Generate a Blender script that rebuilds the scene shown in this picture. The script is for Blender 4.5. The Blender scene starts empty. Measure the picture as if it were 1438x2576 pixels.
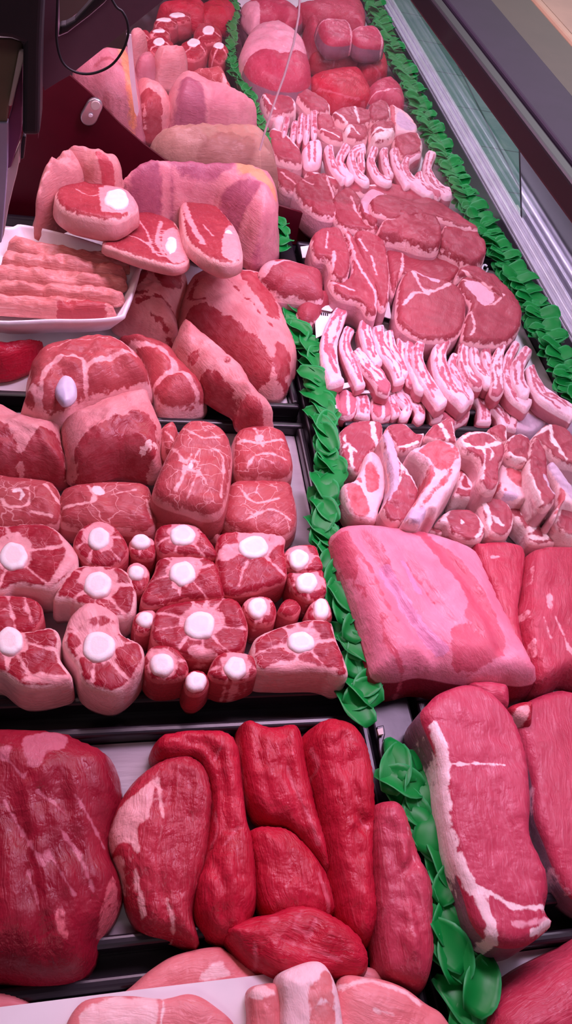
import bpy, math, random
import numpy as np
from mathutils import Vector, Matrix, noise
from mathutils.geometry import delaunay_2d_cdt
random.seed(7)
SC = bpy.context.scene
COL = SC.collection

# ------------------------------------------------------------------ camera
FPX = 2000.0
CW, CH = 1438, 2576
CAM_H = 0.72
def solve_axes():
    c = np.array([719.0, 1288.0])
    def ray(v): return np.array([v[0]-c[0], -(v[1]-c[1]), -FPX])
    Y = ray((275, -1200)); Y /= np.linalg.norm(Y)
    X = ray((9500, 1500)); X -= Y*(X@Y); X /= np.linalg.norm(X)
    return np.array([X, Y, np.cross(X, Y)])
ROT = solve_axes()
def ray(px, py):
    return ROT @ np.array([px-719.0, -(py-1288.0), -FPX])
def P(px, py, z=0.0):
    """point at height z that the photograph shows at this pixel"""
    d = ray(px, py); t = (z-CAM_H)/d[2]
    return np.array([d[0]*t, d[1]*t, z])
def PY(px, py, y):
    d = ray(px, py); t = y/d[1]
    return np.array([d[0]*t, y, CAM_H+d[2]*t])
def PX(px, py, x):
    d = ray(px, py); t = x/d[0]
    return np.array([x, d[1]*t, CAM_H+d[2]*t])

cam = bpy.data.cameras.new('camera'); camo = bpy.data.objects.new('camera', cam); COL.objects.link(camo)
cam.sensor_fit = 'VERTICAL'; cam.sensor_height = 36.0; cam.sensor_width = 36.0
cam.lens = FPX/CH*36.0; cam.clip_start = 0.01
m = Matrix([list(r) for r in ROT]).to_4x4(); m.translation = (0, 0, CAM_H); camo.matrix_world = m
SC.camera = camo

# ------------------------------------------------------------------ objects
def tag(o, label=None, cat=None, group=None, kind=None):
    if label: o['label'] = label
    if cat: o['category'] = cat
    if group: o['group'] = group
    if kind: o['kind'] = kind
    return o
def empty(name, loc, label=None, cat=None, group=None):
    o = bpy.data.objects.new(name, None); o.empty_display_size = .01; COL.objects.link(o); o.location = loc
    return tag(o, label, cat, group)
def link_mesh(name, verts, faces, mat, parent=None, loc=None, smooth=True):
    me = bpy.data.meshes.new(name); me.from_pydata([tuple(map(float, v)) for v in verts], [], [tuple(map(int, f)) for f in faces]); me.update()
    o = bpy.data.objects.new(name, me); COL.objects.link(o)
    if mat: me.materials.append(mat)
    if smooth: me.polygons.foreach_set('use_smooth', [True]*len(me.polygons))
    if parent: o.parent = parent
    if loc is not None: o.location = loc
    return o
def attr(o, name, vals):
    a = o.data.attributes.new(name, 'FLOAT', 'POINT'); a.data.foreach_set('value', np.asarray(vals, np.float32))
def vattr(o, name, vals):
    a = o.data.attributes.new(name, 'FLOAT_VECTOR', 'POINT'); a.data.foreach_set('vector', np.asarray(vals, np.float32).ravel())
class MB:
    def __init__(s): s.v = []; s.f = []
    def box(s, a, b):
        n = len(s.v); (x0, y0, z0), (x1, y1, z1) = a, b
        s.v += [(x0,y0,z0),(x1,y0,z0),(x1,y1,z0),(x0,y1,z0),(x0,y0,z1),(x1,y0,z1),(x1,y1,z1),(x0,y1,z1)]
        s.f += [tuple(n+i for i in q) for q in [(0,3,2,1),(4,5,6,7),(0,1,5,4),(1,2,6,5),(2,3,7,6),(3,0,4,7)]]
    def prism(s, pts, off):
        """polygon of 3d points extruded by a vector"""
        n = len(s.v); k = len(pts); off = np.array(off)
        s.v += [tuple(p) for p in pts]+[tuple(np.array(p)+off) for p in pts]
        s.f += [tuple(n+i for i in range(k))[::-1], tuple(n+k+i for i in range(k))]
        s.f += [(n+i, n+(i+1) % k, n+k+(i+1) % k, n+k+i) for i in range(k)]
    def tube(s, pts, r, seg=10):
        n = len(s.v); pts = [np.array(p, float) for p in pts]; K = len(pts)
        up = np.array([.13, .3, .94])
        for i, p in enumerate(pts):
            t = pts[min(i+1, K-1)]-pts[max(i-1, 0)]; t /= np.linalg.norm(t)
            a = np.cross(t, up); a /= np.linalg.norm(a); b = np.cross(t, a)
            for j in range(seg):
                th = 2*math.pi*j/seg; s.v.append(tuple(p+r*(math.cos(th)*a+math.sin(th)*b)))
        for i in range(K-1):
            for j in range(seg):
                s.f.append((n+i*seg+j, n+i*seg+(j+1) % seg, n+(i+1)*seg+(j+1) % seg, n+(i+1)*seg+j))
        s.f.append(tuple(n+j for j in range(seg))[::-1]); s.f.append(tuple(n+(K-1)*seg+j for j in range(seg)))
    def build(s, name, mat, parent=None, bevel=0, smooth=False, loc=None):
        v = np.array(s.v)
        if loc is None:
            loc = np.array([v[:,0].mean(), v[:,1].mean(), v[:,2].min()]) if parent is None else np.zeros(3)
            if parent is not None: loc = np.zeros(3); v = v-np.array(parent.location)
            else: v = v-loc
        o = link_mesh(name, v, s.f, mat, parent, loc, smooth)
        if bevel:
            b = o.modifiers.new('bevel', 'BEVEL'); b.width = bevel; b.segments = 3; b.limit_method = 'ANGLE'
        return o

# ------------------------------------------------------------------ materials
def newmat(name):
    m = bpy.data.materials.new(name); m.use_nodes = True; nt = m.node_tree; nt.nodes.clear()
    out = nt.nodes.new('ShaderNodeOutputMaterial')
    return m, nt, out
class N:
    def __init__(s, nt): s.nt = nt
    def node(s, t, **kw):
        n = s.nt.nodes.new(t)
        for k, v in kw.items(): setattr(n, k, v)
        return n
    def set(s, sock, v):
        if hasattr(v, 'is_output') or isinstance(v, bpy.types.NodeSocket): s.nt.links.new(v, sock)
        else: sock.default_value = v
    def math(s, op, a, b=None, c=None, clamp=False):
        n = s.node('ShaderNodeMath', operation=op, use_clamp=clamp); s.set(n.inputs[0], a)
        if b is not None: s.set(n.inputs[1], b)
        if c is not None: s.set(n.inputs[2], c)
        return n.outputs[0]
    def mix(s, f, a, b, mode='MIX'):
        n = s.node('ShaderNodeMix', data_type='RGBA', blend_type=mode); s.set(n.inputs[0], f)
        s.set(n.inputs[6], a if not isinstance(a, tuple) else (*a, 1)); s.set(n.inputs[7], b if not isinstance(b, tuple) else (*b, 1))
        return n.outputs[2]
    def step(s, v, lo, hi, a=0.0, b=1.0):
        n = s.node('ShaderNodeMapRange', interpolation_type='SMOOTHSTEP'); s.set(n.inputs[0], v)
        n.inputs[1].default_value = lo; n.inputs[2].default_value = hi; n.inputs[3].default_value = a; n.inputs[4].default_value = b
        return n.outputs[0]
    def attr(s, name, vec=False):
        n = s.node('ShaderNodeAttribute', attribute_name=name); return n.outputs['Vector' if vec else 'Fac']
    def noise(s, vec, scale, detail=3, rough=.55, dist=0):
        n = s.node('ShaderNodeTexNoise'); s.set(n.inputs['Vector'], vec); n.inputs['Scale'].default_value = scale
        n.inputs['Detail'].default_value = detail; n.inputs['Roughness'].default_value = rough; n.inputs['Distortion'].default_value = dist
        return n.outputs['Fac']
    def scale(s, vec, v):
        n = s.node('ShaderNodeVectorMath', operation='MULTIPLY'); s.set(n.inputs[0], vec); n.inputs[1].default_value = v; return n.outputs[0]

def meat_mat(name, base, base2, mark, aux=None, rim=None, rimw=0, side=None, fib=.35, vor=0, vw=.05, wob=.0016, rough=.38, bump=.35, fibscale=300, flecks=0, soft=1):
    m, nt, out = newmat(name); g = N(nt)
    gr0 = g.attr('grain', True)
    wpn = g.node('ShaderNodeTexNoise'); g.set(wpn.inputs['Vector'], gr0); wpn.inputs['Scale'].default_value = 26; wpn.inputs['Detail'].default_value = 2
    wa = g.node('ShaderNodeVectorMath', operation='MULTIPLY_ADD'); g.set(wa.inputs[0], wpn.outputs['Color']); wa.inputs[1].default_value = (.016, .016, 0); g.set(wa.inputs[2], gr0); gr = wa.outputs[0]
    d = g.attr('edge'); s = g.attr('fat'); q = g.attr('aux')
    n1 = g.noise(gr, 95, 3, .6); pert0 = g.math('MULTIPLY', g.math('SUBTRACT', n1, .5), wob*5)
    n2 = g.noise(gr, 22, 4, .6, .4)
    fibv = g.scale(gr, (.11, 1, 1)); wn = g.noise(fibv, fibscale, 3, .6, .8)
    pert = g.math('ADD', pert0, g.math('MULTIPLY', g.math('SUBTRACT', wn, .5), wob*1.1))
    col = g.mix(g.step(n2, .32, .68), base, base2)
    n3 = g.noise(gr, 9, 3, .6); col = g.mix(g.step(n3, .5, .78, 0, .45), col, tuple(c*.62 for c in base))
    col = g.mix(g.math('MULTIPLY', g.step(wn, .52, .72), fib), col, mark)
    col = g.mix(g.math('MULTIPLY', g.step(wn, .5, .3), fib*.9), col, tuple(c*.55 for c in base))
    if vor:
        v = g.node('ShaderNodeTexVoronoi', feature='DISTANCE_TO_EDGE'); 
        dn = g.node('ShaderNodeTexNoise'); g.set(dn.inputs['Vector'], gr); dn.inputs['Scale'].default_value = 60
        ad = g.node('ShaderNodeMix', data_type='VECTOR'); ad.inputs[0].default_value = .018; g.set(ad.inputs[4], gr); g.set(ad.inputs[5], dn.outputs['Color'])
        g.set(v.inputs['Vector'], ad.outputs[1]); v.inputs['Scale'].default_value = vor
        lm = g.math('MULTIPLY', g.step(v.outputs['Distance'], vw, vw*.2, 0, .75), g.step(n2, .35, .6))
        col = g.mix(lm, col, mark)
    if flecks:
        fk = g.noise(g.scale(gr, (.35, 1, 1)), 210, 2, .5, 1.2)
        col = g.mix(g.math('MULTIPLY', g.step(fk, .66, .74), flecks), col, mark)
    mk = g.mix(g.step(n1, .35, .7, 0, .4), mark, tuple(.55*a+.45*b for a, b in zip(mark, base)))
    if rim:
        col = g.mix(g.step(g.math('ADD', d, pert), rimw*.6, rimw*1.3+.0004, 1, 0), col, rim)
    sd = side if side else None
    if sd: col = g.mix(g.step(d, -.0035, -.001, 1, 0), col, g.mix(g.step(n2, .35, .65), sd, tuple(c*.8 for c in sd)))
    col = g.mix(g.step(g.math('ADD', s, pert), -.0009*soft, .0013*soft, 1, 0), col, mk)
    if aux: col = g.mix(g.step(g.math('ADD', q, pert), -.0006*soft, .0012*soft, 1, 0), col, aux)
    b = g.node('ShaderNodeBsdfPrincipled'); g.set(b.inputs['Base Color'], col)
    g.set(b.inputs['Roughness'], g.step(n1, .3, .7, rough-.1, rough+.12)); b.inputs['Specular IOR Level'].default_value = .30
    b.inputs['Subsurface Weight'].default_value = .12; b.inputs['Subsurface Radius'].default_value = (1, .3, .25); b.inputs['Subsurface Scale'].default_value = .004
    hgt = g.math('ADD', g.math('MULTIPLY', wn, .5+fib), g.math('MULTIPLY', n1, .8)); hgt = g.math('ADD', hgt, g.math('MULTIPLY', n2, 2.2))
    bp = g.node('ShaderNodeBump'); bp.inputs['Strength'].default_value = bump; bp.inputs['Distance'].default_value = .0034; g.set(bp.inputs['Height'], hgt)
    nt.links.new(bp.outputs[0], b.inputs['Normal']); nt.links.new(b.outputs[0], out.inputs[0])
    return m
def simple(name, col, rough=.5, metal=0, spec=.5, bump=0, bscale=200, col2=None, cscale=20, coat=0, stretch=None):
    m, nt, out = newmat(name); g = N(nt)
    tc = g.node('ShaderNodeTexCoord').outputs['Object']
    if stretch: tc = g.scale(tc, stretch)
    b = g.node('ShaderNodeBsdfPrincipled')
    n = g.noise(tc, cscale, 4, .6)
    g.set(b.inputs['Base Color'], g.mix(g.step(n, .35, .65), col, col2 or tuple(c*.88 for c in col)))
    b.inputs['Roughness'].default_value = rough; b.inputs['Metallic'].default_value = metal; b.inputs['Specular IOR Level'].default_value = spec
    b.inputs['Coat Weight'].default_value = coat; b.inputs['Coat Roughness'].default_value = .1
    if bump:
        bp = g.node('ShaderNodeBump'); bp.inputs['Strength'].default_value = bump; bp.inputs['Distance'].default_value = .001
        g.set(bp.inputs['Height'], g.noise(tc, bscale, 3)); nt.links.new(bp.outputs[0], b.inputs['Normal'])
    nt.links.new(b.outputs[0], out.inputs[0]); return m
def clear(name, tint, haze=0.03, refl=1.0, rough=.02):
    m, nt, out = newmat(name); g = N(nt)
    tr = g.node('ShaderNodeBsdfTransparent'); tr.inputs[0].default_value = (*tint, 1)
    gl = g.node('ShaderNodeBsdfGlossy'); gl.inputs['Roughness'].default_value = rough; gl.inputs[0].default_value = (.9, .9, .95, 1)
    df = g.node('ShaderNodeBsdfDiffuse'); df.inputs[0].default_value = (.75, .6, .6, 1)
    fr = g.node('ShaderNodeFresnel'); fr.inputs[0].default_value = 1.45
    m1 = g.node('ShaderNodeMixShader'); m1.inputs[0].default_value = haze; nt.links.new(tr.outputs[0], m1.inputs[1]); nt.links.new(df.outputs[0], m1.inputs[2])
    m2 = g.node('ShaderNodeMixShader'); g.set(m2.inputs[0], g.math('MULTIPLY', fr.outputs[0], refl, clamp=True)); nt.links.new(m1.outputs[0], m2.inputs[1]); nt.links.new(gl.outputs[0], m2.inputs[2])
    nt.links.new(m2.outputs[0], out.inputs[0]); return m

FAT = (.78, .37, .38); FATW = (.88, .66, .66); PINKFAT = (.74, .27, .30); LILAC = (.60, .42, .52); SILVER = (.50, .32, .42)
M = {}
M['beef'] = meat_mat('beef', (.42,.006,.026), (.52,.014,.044), (.56,.08,.12), aux=PINKFAT, fib=.20, wob=.0012, flecks=.12, bump=.55)
M['beefdark'] = meat_mat('beef_dark', (.22,.005,.020), (.30,.010,.030), (.50,.13,.18), aux=(.58,.12,.15), fib=.035, wob=.0016, bump=.5)
M['beeffat'] = meat_mat('beef_fat_marked', (.38,.014,.036), (.46,.028,.055), FAT, aux=(.60,.06,.08), fib=.16, flecks=.25, bump=.55)
M['rump'] = meat_mat('beef_rump', (.44,.032,.074), (.49,.052,.100), (.78,.36,.42), aux=FATW, side=(.26,.12,.165), fib=.14, flecks=.22)
M['pink'] = meat_mat('pale_beef', (.43,.030,.064), (.49,.052,.094), (.78,.36,.40), aux=FATW, fib=.18, bump=.45)
M['brisket'] = meat_mat('brisket', (.72,.19,.27), (.78,.26,.35), (.56,.085,.135), aux=(.68,.25,.40), side=(.28,.015,.035), fib=.12, wob=.0022)
M['lamb'] = meat_mat('lamb_lean', (.36,.042,.055), (.44,.080,.088), FAT, aux=LILAC, fib=.13, rim=(.82,.42,.43), rimw=.0016)
M['chop'] = meat_mat('chop_lean', (.33,.046,.070), (.39,.072,.096), FATW, aux=LILAC, fib=.08, rim=(.88,.52,.54), rimw=.0019, side=(.72,.36,.40))
M['chopfat'] = meat_mat('chop_fat', (.84,.48,.52), (.88,.58,.62), (.52,.09,.11), aux=(.60,.42,.54), fib=.05, rim=(.90,.60,.62), rimw=.0015, side=(.80,.44,.48))
M['rib'] = meat_mat('rib_chop', (.84,.50,.60), (.90,.62,.70), (.46,.095,.14), aux=(.62,.45,.60), fib=.05, rim=(.92,.62,.68), rimw=.0012, side=(.62,.20,.25))
M['riblean'] = meat_mat('rib_chop_lean', (.46,.10,.145), (.52,.14,.19), (.90,.60,.68), aux=(.62,.45,.60), fib=.07, rim=(.90,.56,.62), rimw=.0014, side=(.52,.12,.16))
M['leg'] = meat_mat('leg_steak', (.285,.036,.054), (.34,.054,.074), (.82,.40,.43), aux=(.66,.36,.44), fib=.08, rim=(.84,.46,.50), rimw=.0016, side=(.60,.26,.32), flecks=.12)
M['lambfat'] = meat_mat('lamb_fat', (.64,.22,.23), (.74,.33,.33), (.34,.034,.048), aux=(.84,.50,.48), fib=.22, wob=.0035)
M['skin'] = meat_mat('shank_skin', (.56,.22,.22), (.66,.29,.28), (.45,.06,.08), aux=FATW, fib=.12)
M['tan'] = meat_mat('leg_pane_haze', (.44,.22,.17), (.52,.29,.23), (.40,.10,.10), aux=(.34,.15,.12), fib=.1, soft=6)  # tan tone: reflections in the clear pane put into the leg colour
M['shank'] = meat_mat('shank_face', (.29,.027,.040), (.35,.044,.055), (.72,.32,.34), aux=FATW, fib=.14, rim=(.80,.42,.41), rimw=.0028, side=(.70,.32,.32))
M['legfat'] = meat_mat('leg_membrane', (.56,.18,.22), (.60,.22,.27), (.38,.085,.105), aux=(.80,.30,.16), fib=.16, wob=.003, soft=3)
M['purple'] = meat_mat('leg_membrane_purple', (.58,.20,.24), (.68,.30,.32), (.36,.10,.155), aux=(.76,.30,.16), fib=.14, wob=.003, soft=3.5)
M['neck'] = meat_mat('neck_slice', (.38,.045,.058), (.45,.080,.088), (.84,.42,.42), aux=FATW, vor=44, vw=.026, fib=.14, rim=(.70,.26,.27), rimw=.002, side=(.55,.12,.13))
M['oxtail'] = meat_mat('oxtail', (.30,.005,.022), (.38,.014,.034), (.80,.33,.36), aux=FATW, vor=42, vw=.010, fib=.14, side=(.48,.06,.08), rim=(.60,.13,.15), rimw=.0013, flecks=.2)
M['oxfat'] = meat_mat('oxtail_fatty', (.30,.005,.022), (.38,.014,.034), (.80,.36,.38), aux=FATW, vor=42, vw=.010, fib=.14, side=(.86,.50,.52), rim=(.86,.50,.50), rimw=.003, flecks=.2)
M['pork'] = meat_mat('pork', (.66,.17,.18), (.72,.24,.25), (.85,.55,.55), aux=FATW, fib=.1, flecks=.15)
M['porkfat'] = meat_mat('pork_fat', (.88,.66,.68), (.86,.58,.60), (.66,.19,.19), aux=FATW, fib=.06)
M['strip'] = meat_mat('neck_strip', (.56,.17,.16), (.66,.27,.25), (.84,.50,.47), aux=(.38,.05,.06), fib=.5, wob=.003, fibscale=260)
def bone_mat():
    m, nt, out = newmat('bone'); g = N(nt); d = g.attr('edge'); gr = g.attr('grain', True)
    n = g.noise(gr, 260, 4, .7); n2 = g.noise(gr, 80, 3)
    col = g.mix(g.step(n2, .4, .7), (.93,.86,.86), (.88,.74,.76))
    w = g.math('ADD', d, g.math('MULTIPLY', g.math('SUBTRACT', n, .5), .002))
    col = g.mix(g.step(w, .0055, .0075, 0, .55), col, (.90,.66,.66))
    col = g.mix(g.step(w, .0002, .0016, .8, 0), col, (.86,.48,.50))
    b = g.node('ShaderNodeBsdfPrincipled'); g.set(b.inputs['Base Color'], col); b.inputs['Roughness'].default_value = .45
    b.inputs['Subsurface Weight'].default_value = .15; b.inputs['Subsurface Scale'].default_value = .004
    bp = g.node('ShaderNodeBump'); bp.inputs['Strength'].default_value = .3; bp.inputs['Distance'].default_value = .001; g.set(bp.inputs['Height'], n); nt.links.new(bp.outputs[0], b.inputs['Normal'])
    nt.links.new(b.outputs[0], out.inputs[0]); return m
M['bone'] = bone_mat()
M['joint'] = simple('knuckle_bone', (.55,.50,.66), .35, col2=(.66,.58,.70), cscale=60)
def leaf_mat():
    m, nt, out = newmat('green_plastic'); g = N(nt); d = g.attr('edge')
    col = g.mix(g.step(d, .0, .0022, .75, 0), (.003,.31,.045), (.06,.50,.16))  # paler leaf edges: light caught by the plastic, put into the colour
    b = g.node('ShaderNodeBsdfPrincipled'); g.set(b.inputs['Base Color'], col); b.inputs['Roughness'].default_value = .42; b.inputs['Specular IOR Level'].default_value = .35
    t = g.node('ShaderNodeBsdfTranslucent'); g.set(t.inputs[0], col)
    mx = g.node('ShaderNodeMixShader'); mx.inputs[0].default_value = .28; nt.links.new(b.outputs[0], mx.inputs[1]); nt.links.new(t.outputs[0], mx.inputs[2]); nt.links.new(mx.outputs[0], out.inputs[0]); return m
M['leaf'] = leaf_mat()
M['black'] = simple('black_plastic', (.012,.009,.014), .32, spec=.5, bump=.2, bscale=60)
M['blackmatte'] = simple('black_matte', (.012,.010,.014), .6)
M['paper'] = simple('white_paper', (.80,.78,.80), .6, bump=.25, bscale=30, cscale=8)
M['film'] = simple('film_liner', (.40,.36,.39), .3, bump=.6, bscale=40, cscale=14, coat=.4, stretch=(.3, 2, 1))
M['foam'] = simple('white_foam', (.84,.80,.84), .55, bump=.15, bscale=500)
M['maroon'] = simple('maroon_acrylic', (.075,.001,.009), .45, spec=.2)
M['steel'] = simple('brushed_steel', (.55,.52,.55), .32, metal=.9)
M['rail'] = simple('aluminium_rail', (.62,.60,.68), .4, metal=.15)
M['railbright'] = simple('bright_rail', (.86,.84,.90), .25, metal=.3)
M['mauve'] = simple('mauve_metal', (.165,.085,.12), .45)
M['plum'] = simple('plum_board', (.16,.035,.11), .5)
M['canopy'] = simple('purple_canopy', (.016,.010,.021), .6, spec=.2)
M['canopydark'] = simple('canopy_edge', (.006,.003,.0065), .5)
M['beige'] = simple('beige_board', (.034,.026,.0155), .6)
M['beigehighlight'] = simple('beige_highlight', (.26,.18,.10), .5)
M['khaki'] = simple('khaki_plastic', (.16,.125,.075), .5)
M['lavender'] = simple('lavender_card', (.45,.44,.62), .5)
M['cream'] = simple('cream_plastic', (.60,.50,.46), .45)
M['glass'] = clear('front_glass', (.93,.97,.96), .02, .25)
M['pane'] = clear('clear_pane', (.97,.95,.95), .025, .55)
M['paneedge'] = simple('pane_edge', (.80,.62,.66), .2)
# ------------------------------------------------------------------ organic pieces
def spline(pts, closed=True, n=12):
    p = [np.array(q, float) for q in pts]; K = len(p); out = []
    rng = range(K) if closed else range(K-1)
    for i in rng:
        if closed: a, b, c, d = p[(i-1) % K], p[i], p[(i+1) % K], p[(i+2) % K]
        else: a, b, c, d = p[max(i-1, 0)], p[i], p[i+1], p[min(i+2, K-1)]
        for k in range(n):
            t = k/n
            out.append(.5*((2*b)+(c-a)*t+(2*a-5*b+4*c-d)*t*t+(3*b-a-3*c+d)*t**3))
    if not closed: out.append(p[-1])
    return np.array(out)
def resample(p, step, closed):
    q = np.vstack([p, p[:1]]) if closed else p
    L = np.concatenate([[0], np.cumsum(np.linalg.norm(np.diff(q, axis=0), axis=1))])
    n = max(3, int(round(L[-1]/step))); t = np.linspace(0, L[-1], n+1)
    r = np.stack([np.interp(t, L, q[:, i]) for i in range(q.shape[1])], 1)
    return r[:-1] if closed else r
def segdist(pt, poly, closed):
    """distance of every point to a polyline"""
    a = poly; b = np.roll(poly, -1, 0) if closed else poly[1:]; a = a if closed else poly[:-1]
    best = np.full(len(pt), 1e9)
    for i in range(len(a)):
        ab = b[i]-a[i]; L = ab@ab+1e-15
        t = np.clip(((pt-a[i])@ab)/L, 0, 1)
        best = np.minimum(best, np.linalg.norm(pt-a[i]-t[:, None]*ab, axis=1))
    return best
def inside(pt, poly):
    x, y = pt[:, 0], pt[:, 1]; c = np.zeros(len(pt), bool); n = len(poly)
    for i in range(n):
        x1, y1 = poly[i]; x2, y2 = poly[(i+1) % n]
        if y1 == y2: continue
        k = ((y1 > y) != (y2 > y)) & (x < (x2-x1)*(y-y1)/(y2-y1)+x1); c ^= k
    return c
def ell(cx, cy, rx, ry=None, n=14, jit=.06, rot=0):
    ry = ry or rx; o = []
    for i in range(n):
        t = 2*math.pi*i/n; k = 1+random.uniform(-jit, jit)
        x, y = rx*k*math.cos(t), ry*k*math.sin(t); c, s = math.cos(rot), math.sin(rot)
        o.append((cx+x*c-y*s, cy+x*s+y*c))
    return o
def ribbon(cl, hw):
    """outline round a centre line (pixels) with a half width per point"""
    c = spline(cl, False, 5); h = np.interp(np.linspace(0, 1, len(c)), np.linspace(0, 1, len(hw)), hw) if hasattr(hw, '__len__') else np.full(len(c), hw)
    t = np.gradient(c, axis=0); t /= np.linalg.norm(t, axis=1)[:, None]+1e-9; nrm = np.stack([-t[:, 1], t[:, 0]], 1)
    L = c+nrm*h[:, None]; R = c-nrm*h[:, None]
    return [tuple(p) for p in np.vstack([L, (c[-1]+t[-1]*h[-1]*.5)[None], R[::-1], (c[0]-t[0]*h[0]*.5)[None]])][::2]
def piece(name, outline, zb, H, mat, parent=None, e=.35, R=None, lo=None, hi=.72, tilt=(0, 0), seams=(), patches=(), auxs=(), auxp=(), groove=.0, cuts=(), rough=.05, res=None, grain=None, bulge=.10, tuck=.18, smooth_out=True, slab=False):
    lo = e*.9 if lo is None else lo
    opx = spline(outline, True, 8) if smooth_out else np.array(outline, float)
    ymin, ymax = opx[:, 1].min(), opx[:, 1].max()
    cpx = opx.mean(0); c0 = P(cpx[0], cpx[1], zb+H*.5)
    def unproj(p, zk):
        z = zb+H*zk; xy = P(p[0], p[1], z)
        for _ in range(4):
            zz = z+(xy[0]-c0[0])*tilt[0]+(xy[1]-c0[1])*tilt[1]; xy = P(p[0], p[1], max(zz, zb+.001))
        return xy[:2]
    out = np.array([unproj(p, lo+(hi-lo)*(ymax-p[1])/(ymax-ymin+1e-6)) for p in opx])
    ctr = np.array([out[:, 0].mean(), out[:, 1].mean()])
    area = .5*abs(np.dot(out[:, 0], np.roll(out[:, 1], -1))-np.dot(out[:, 1], np.roll(out[:, 0], -1)))
    res = res or min(.0065, max(.0016, math.sqrt(area)/26))
    out = resample(out, res, True)
    if np.dot(out[:, 0], np.roll(out[:, 1], -1))-np.dot(out[:, 1], np.roll(out[:, 0], -1)) < 0: out = out[::-1]
    mid = lo+(hi-lo)*.5
    ztop = .9
    def line(pts, closed): 
        q = spline(pts, closed, 6); q = np.array([unproj(p, ztop) for p in q]); return resample(q, res*.6, closed)
    sm = []; 
    def prep(lst): return [(line(pts, False), wpx) for pts, wpx in lst]
    S1, S2 = prep(seams), prep(auxs)
    K1 = [line(p, True) for p in patches]; K2 = [line(p, True) for p in auxp]
    mn, mx = out.min(0), out.max(0)
    xs = np.arange(mn[0], mx[0]+res, res); ys = np.arange(mn[1], mx[1]+res, res*.866)
    gx, gy = np.meshgrid(xs, ys); gx[1::2] += res*.5
    gp = np.stack([gx.ravel(), gy.ravel()], 1)
    gp = gp+np.random.RandomState(3).uniform(-.12, .12, gp.shape)*res
    extra = [l for l, _ in S1+S2]+K1+K2
    if extra:
        ex = np.vstack(extra)
        keep = segd = np.min(np.linalg.norm(gp[:, None]-ex[None], axis=2), 1) > res*.45 if len(gp)*len(ex) < 6e6 else np.ones(len(gp), bool)
        gp = np.vstack([gp[keep], ex])
    gp = gp[inside(gp, out)]
    gp = gp[segdist(gp, out, True) > res*.5] if len(gp) else gp
    V = [Vector(p) for p in out]+[Vector(p) for p in gp]; n = len(out)
    r = delaunay_2d_cdt(V, [(i, (i+1) % n) for i in range(n)], [], 1, 1e-6)
    v2 = np.array([list(v) for v in r[0]]); tris = [tuple(t) for t in r[2]]
    d = segdist(v2, out, True)
    dm = max(d.max(), 1e-4); RR = min(R or dm*.85, dm)
    t = np.clip(d/RR, 0, 1)
    prof = e+(1-e)*np.sqrt(np.clip(1-(1-t)**2, 0, 1))
    rel = v2-c0[:2]
    z = H*prof+rel[:, 0]*tilt[0]+rel[:, 1]*tilt[1]
    def sdf(lines, polys):
        s = np.full(len(v2), .05)
        for l, w in lines:
            wm = w*np.linalg.norm(np.array([*l.mean(0), zb-CAM_H]))/FPX*.5
            k = segdist(v2, l, False)
            s = np.minimum(s, k-wm)
        for p in polys:
            k = segdist(v2, p, True); k = np.where(inside(v2, p), -k, k); s = np.minimum(s, k)
        return s
    s = sdf(S1, K1); q = sdf(S2, K2)
    if groove:
        for l, w in S1: z = z-groove*np.exp(-(segdist(v2, l, False)/.006)**2)*t
    for pts, wm, dp in cuts:
        z = z-dp*np.exp(-(segdist(v2, line(pts, False), False)/wm)**2)*np.clip(t*2, 0, 1)
    sd = random.uniform(0, 50)
    if rough:
        a = rough*H
        nz = np.array([noise.fractal(Vector((p[0]*38+sd, p[1]*38, sd)), 1.0, 2.0, 3) for p in v2])
        nz2 = np.array([1-2*abs(noise.noise(Vector((p[0]*85+sd, p[1]*85, sd+9)))) for p in v2])-.4
        z = z+a*(nz*1.3+nz2*.45)*(.35+.65*t)
    base_z = (rel[:, 0]*tilt[0]+rel[:, 1]*tilt[1]) if slab else np.zeros(len(v2))
    z = np.maximum(z, base_z+.0012)
    # boundary
    cnt = {}
    for a, b, c in tris:
        for e2 in ((a, b), (b, c), (c, a)):
            cnt[e2] = cnt.get(e2, 0)+1
    bnd = [e2 for e2 in cnt if (e2[1], e2[0]) not in cnt]
    bv = sorted({i for e2 in bnd for i in e2}); nx = {a: b for a, b in bnd}; pv = {b: a for a, b in bnd}
    verts = [(p[0]-ctr[0], p[1]-ctr[1], zz) for p, zz in zip(v2, z)]; faces = list(tris)
    A = [list(d), list(s), list(q)]
    idx = {}
    offs = [(.62, bulge*H*.5), (.30, bulge*H*.75), (0.0, -tuck*H)]
    for lv, (fz, of) in enumerate(offs):
        for i in bv:
            a, b = v2[pv.get(i, i)], v2[nx.get(i, i)]; tt = b-a; L = np.linalg.norm(tt)+1e-9; nr = np.array([tt[1], -tt[0]])/L
            o = of if of > 0 else max(of, -dm*.4)
            idx[(lv, i)] = len(verts)
            verts.append((v2[i][0]-ctr[0]+nr[0]*o, v2[i][1]-ctr[1]+nr[1]*o, base_z[i]+(z[i]-base_z[i])*fz))
            A[0].append(-(z[i]-base_z[i])*(1-fz)); A[1].append(max(s[i], 0)+.0 if s[i] > 0 else s[i]); A[2].append(q[i])
    for a, b in bnd:
        faces.append((b, a, idx[(0, a)], idx[(0, b)]))
        for lv in (0, 1): faces.append((idx[(lv, b)], idx[(lv, a)], idx[(lv+1, a)], idx[(lv+1, b)]))
    loop = []
    if bnd:
        st = bnd[0][0]; i = st
        while True:
            loop.append(idx[(2, i)]); i = nx.get(i)
            if i is None or i == st or len(loop) > len(bv): break
        if len(loop) > 2: faces.append(tuple(loop[::-1]))
    base = np.array(parent.location) if parent else np.zeros(3)
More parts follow.
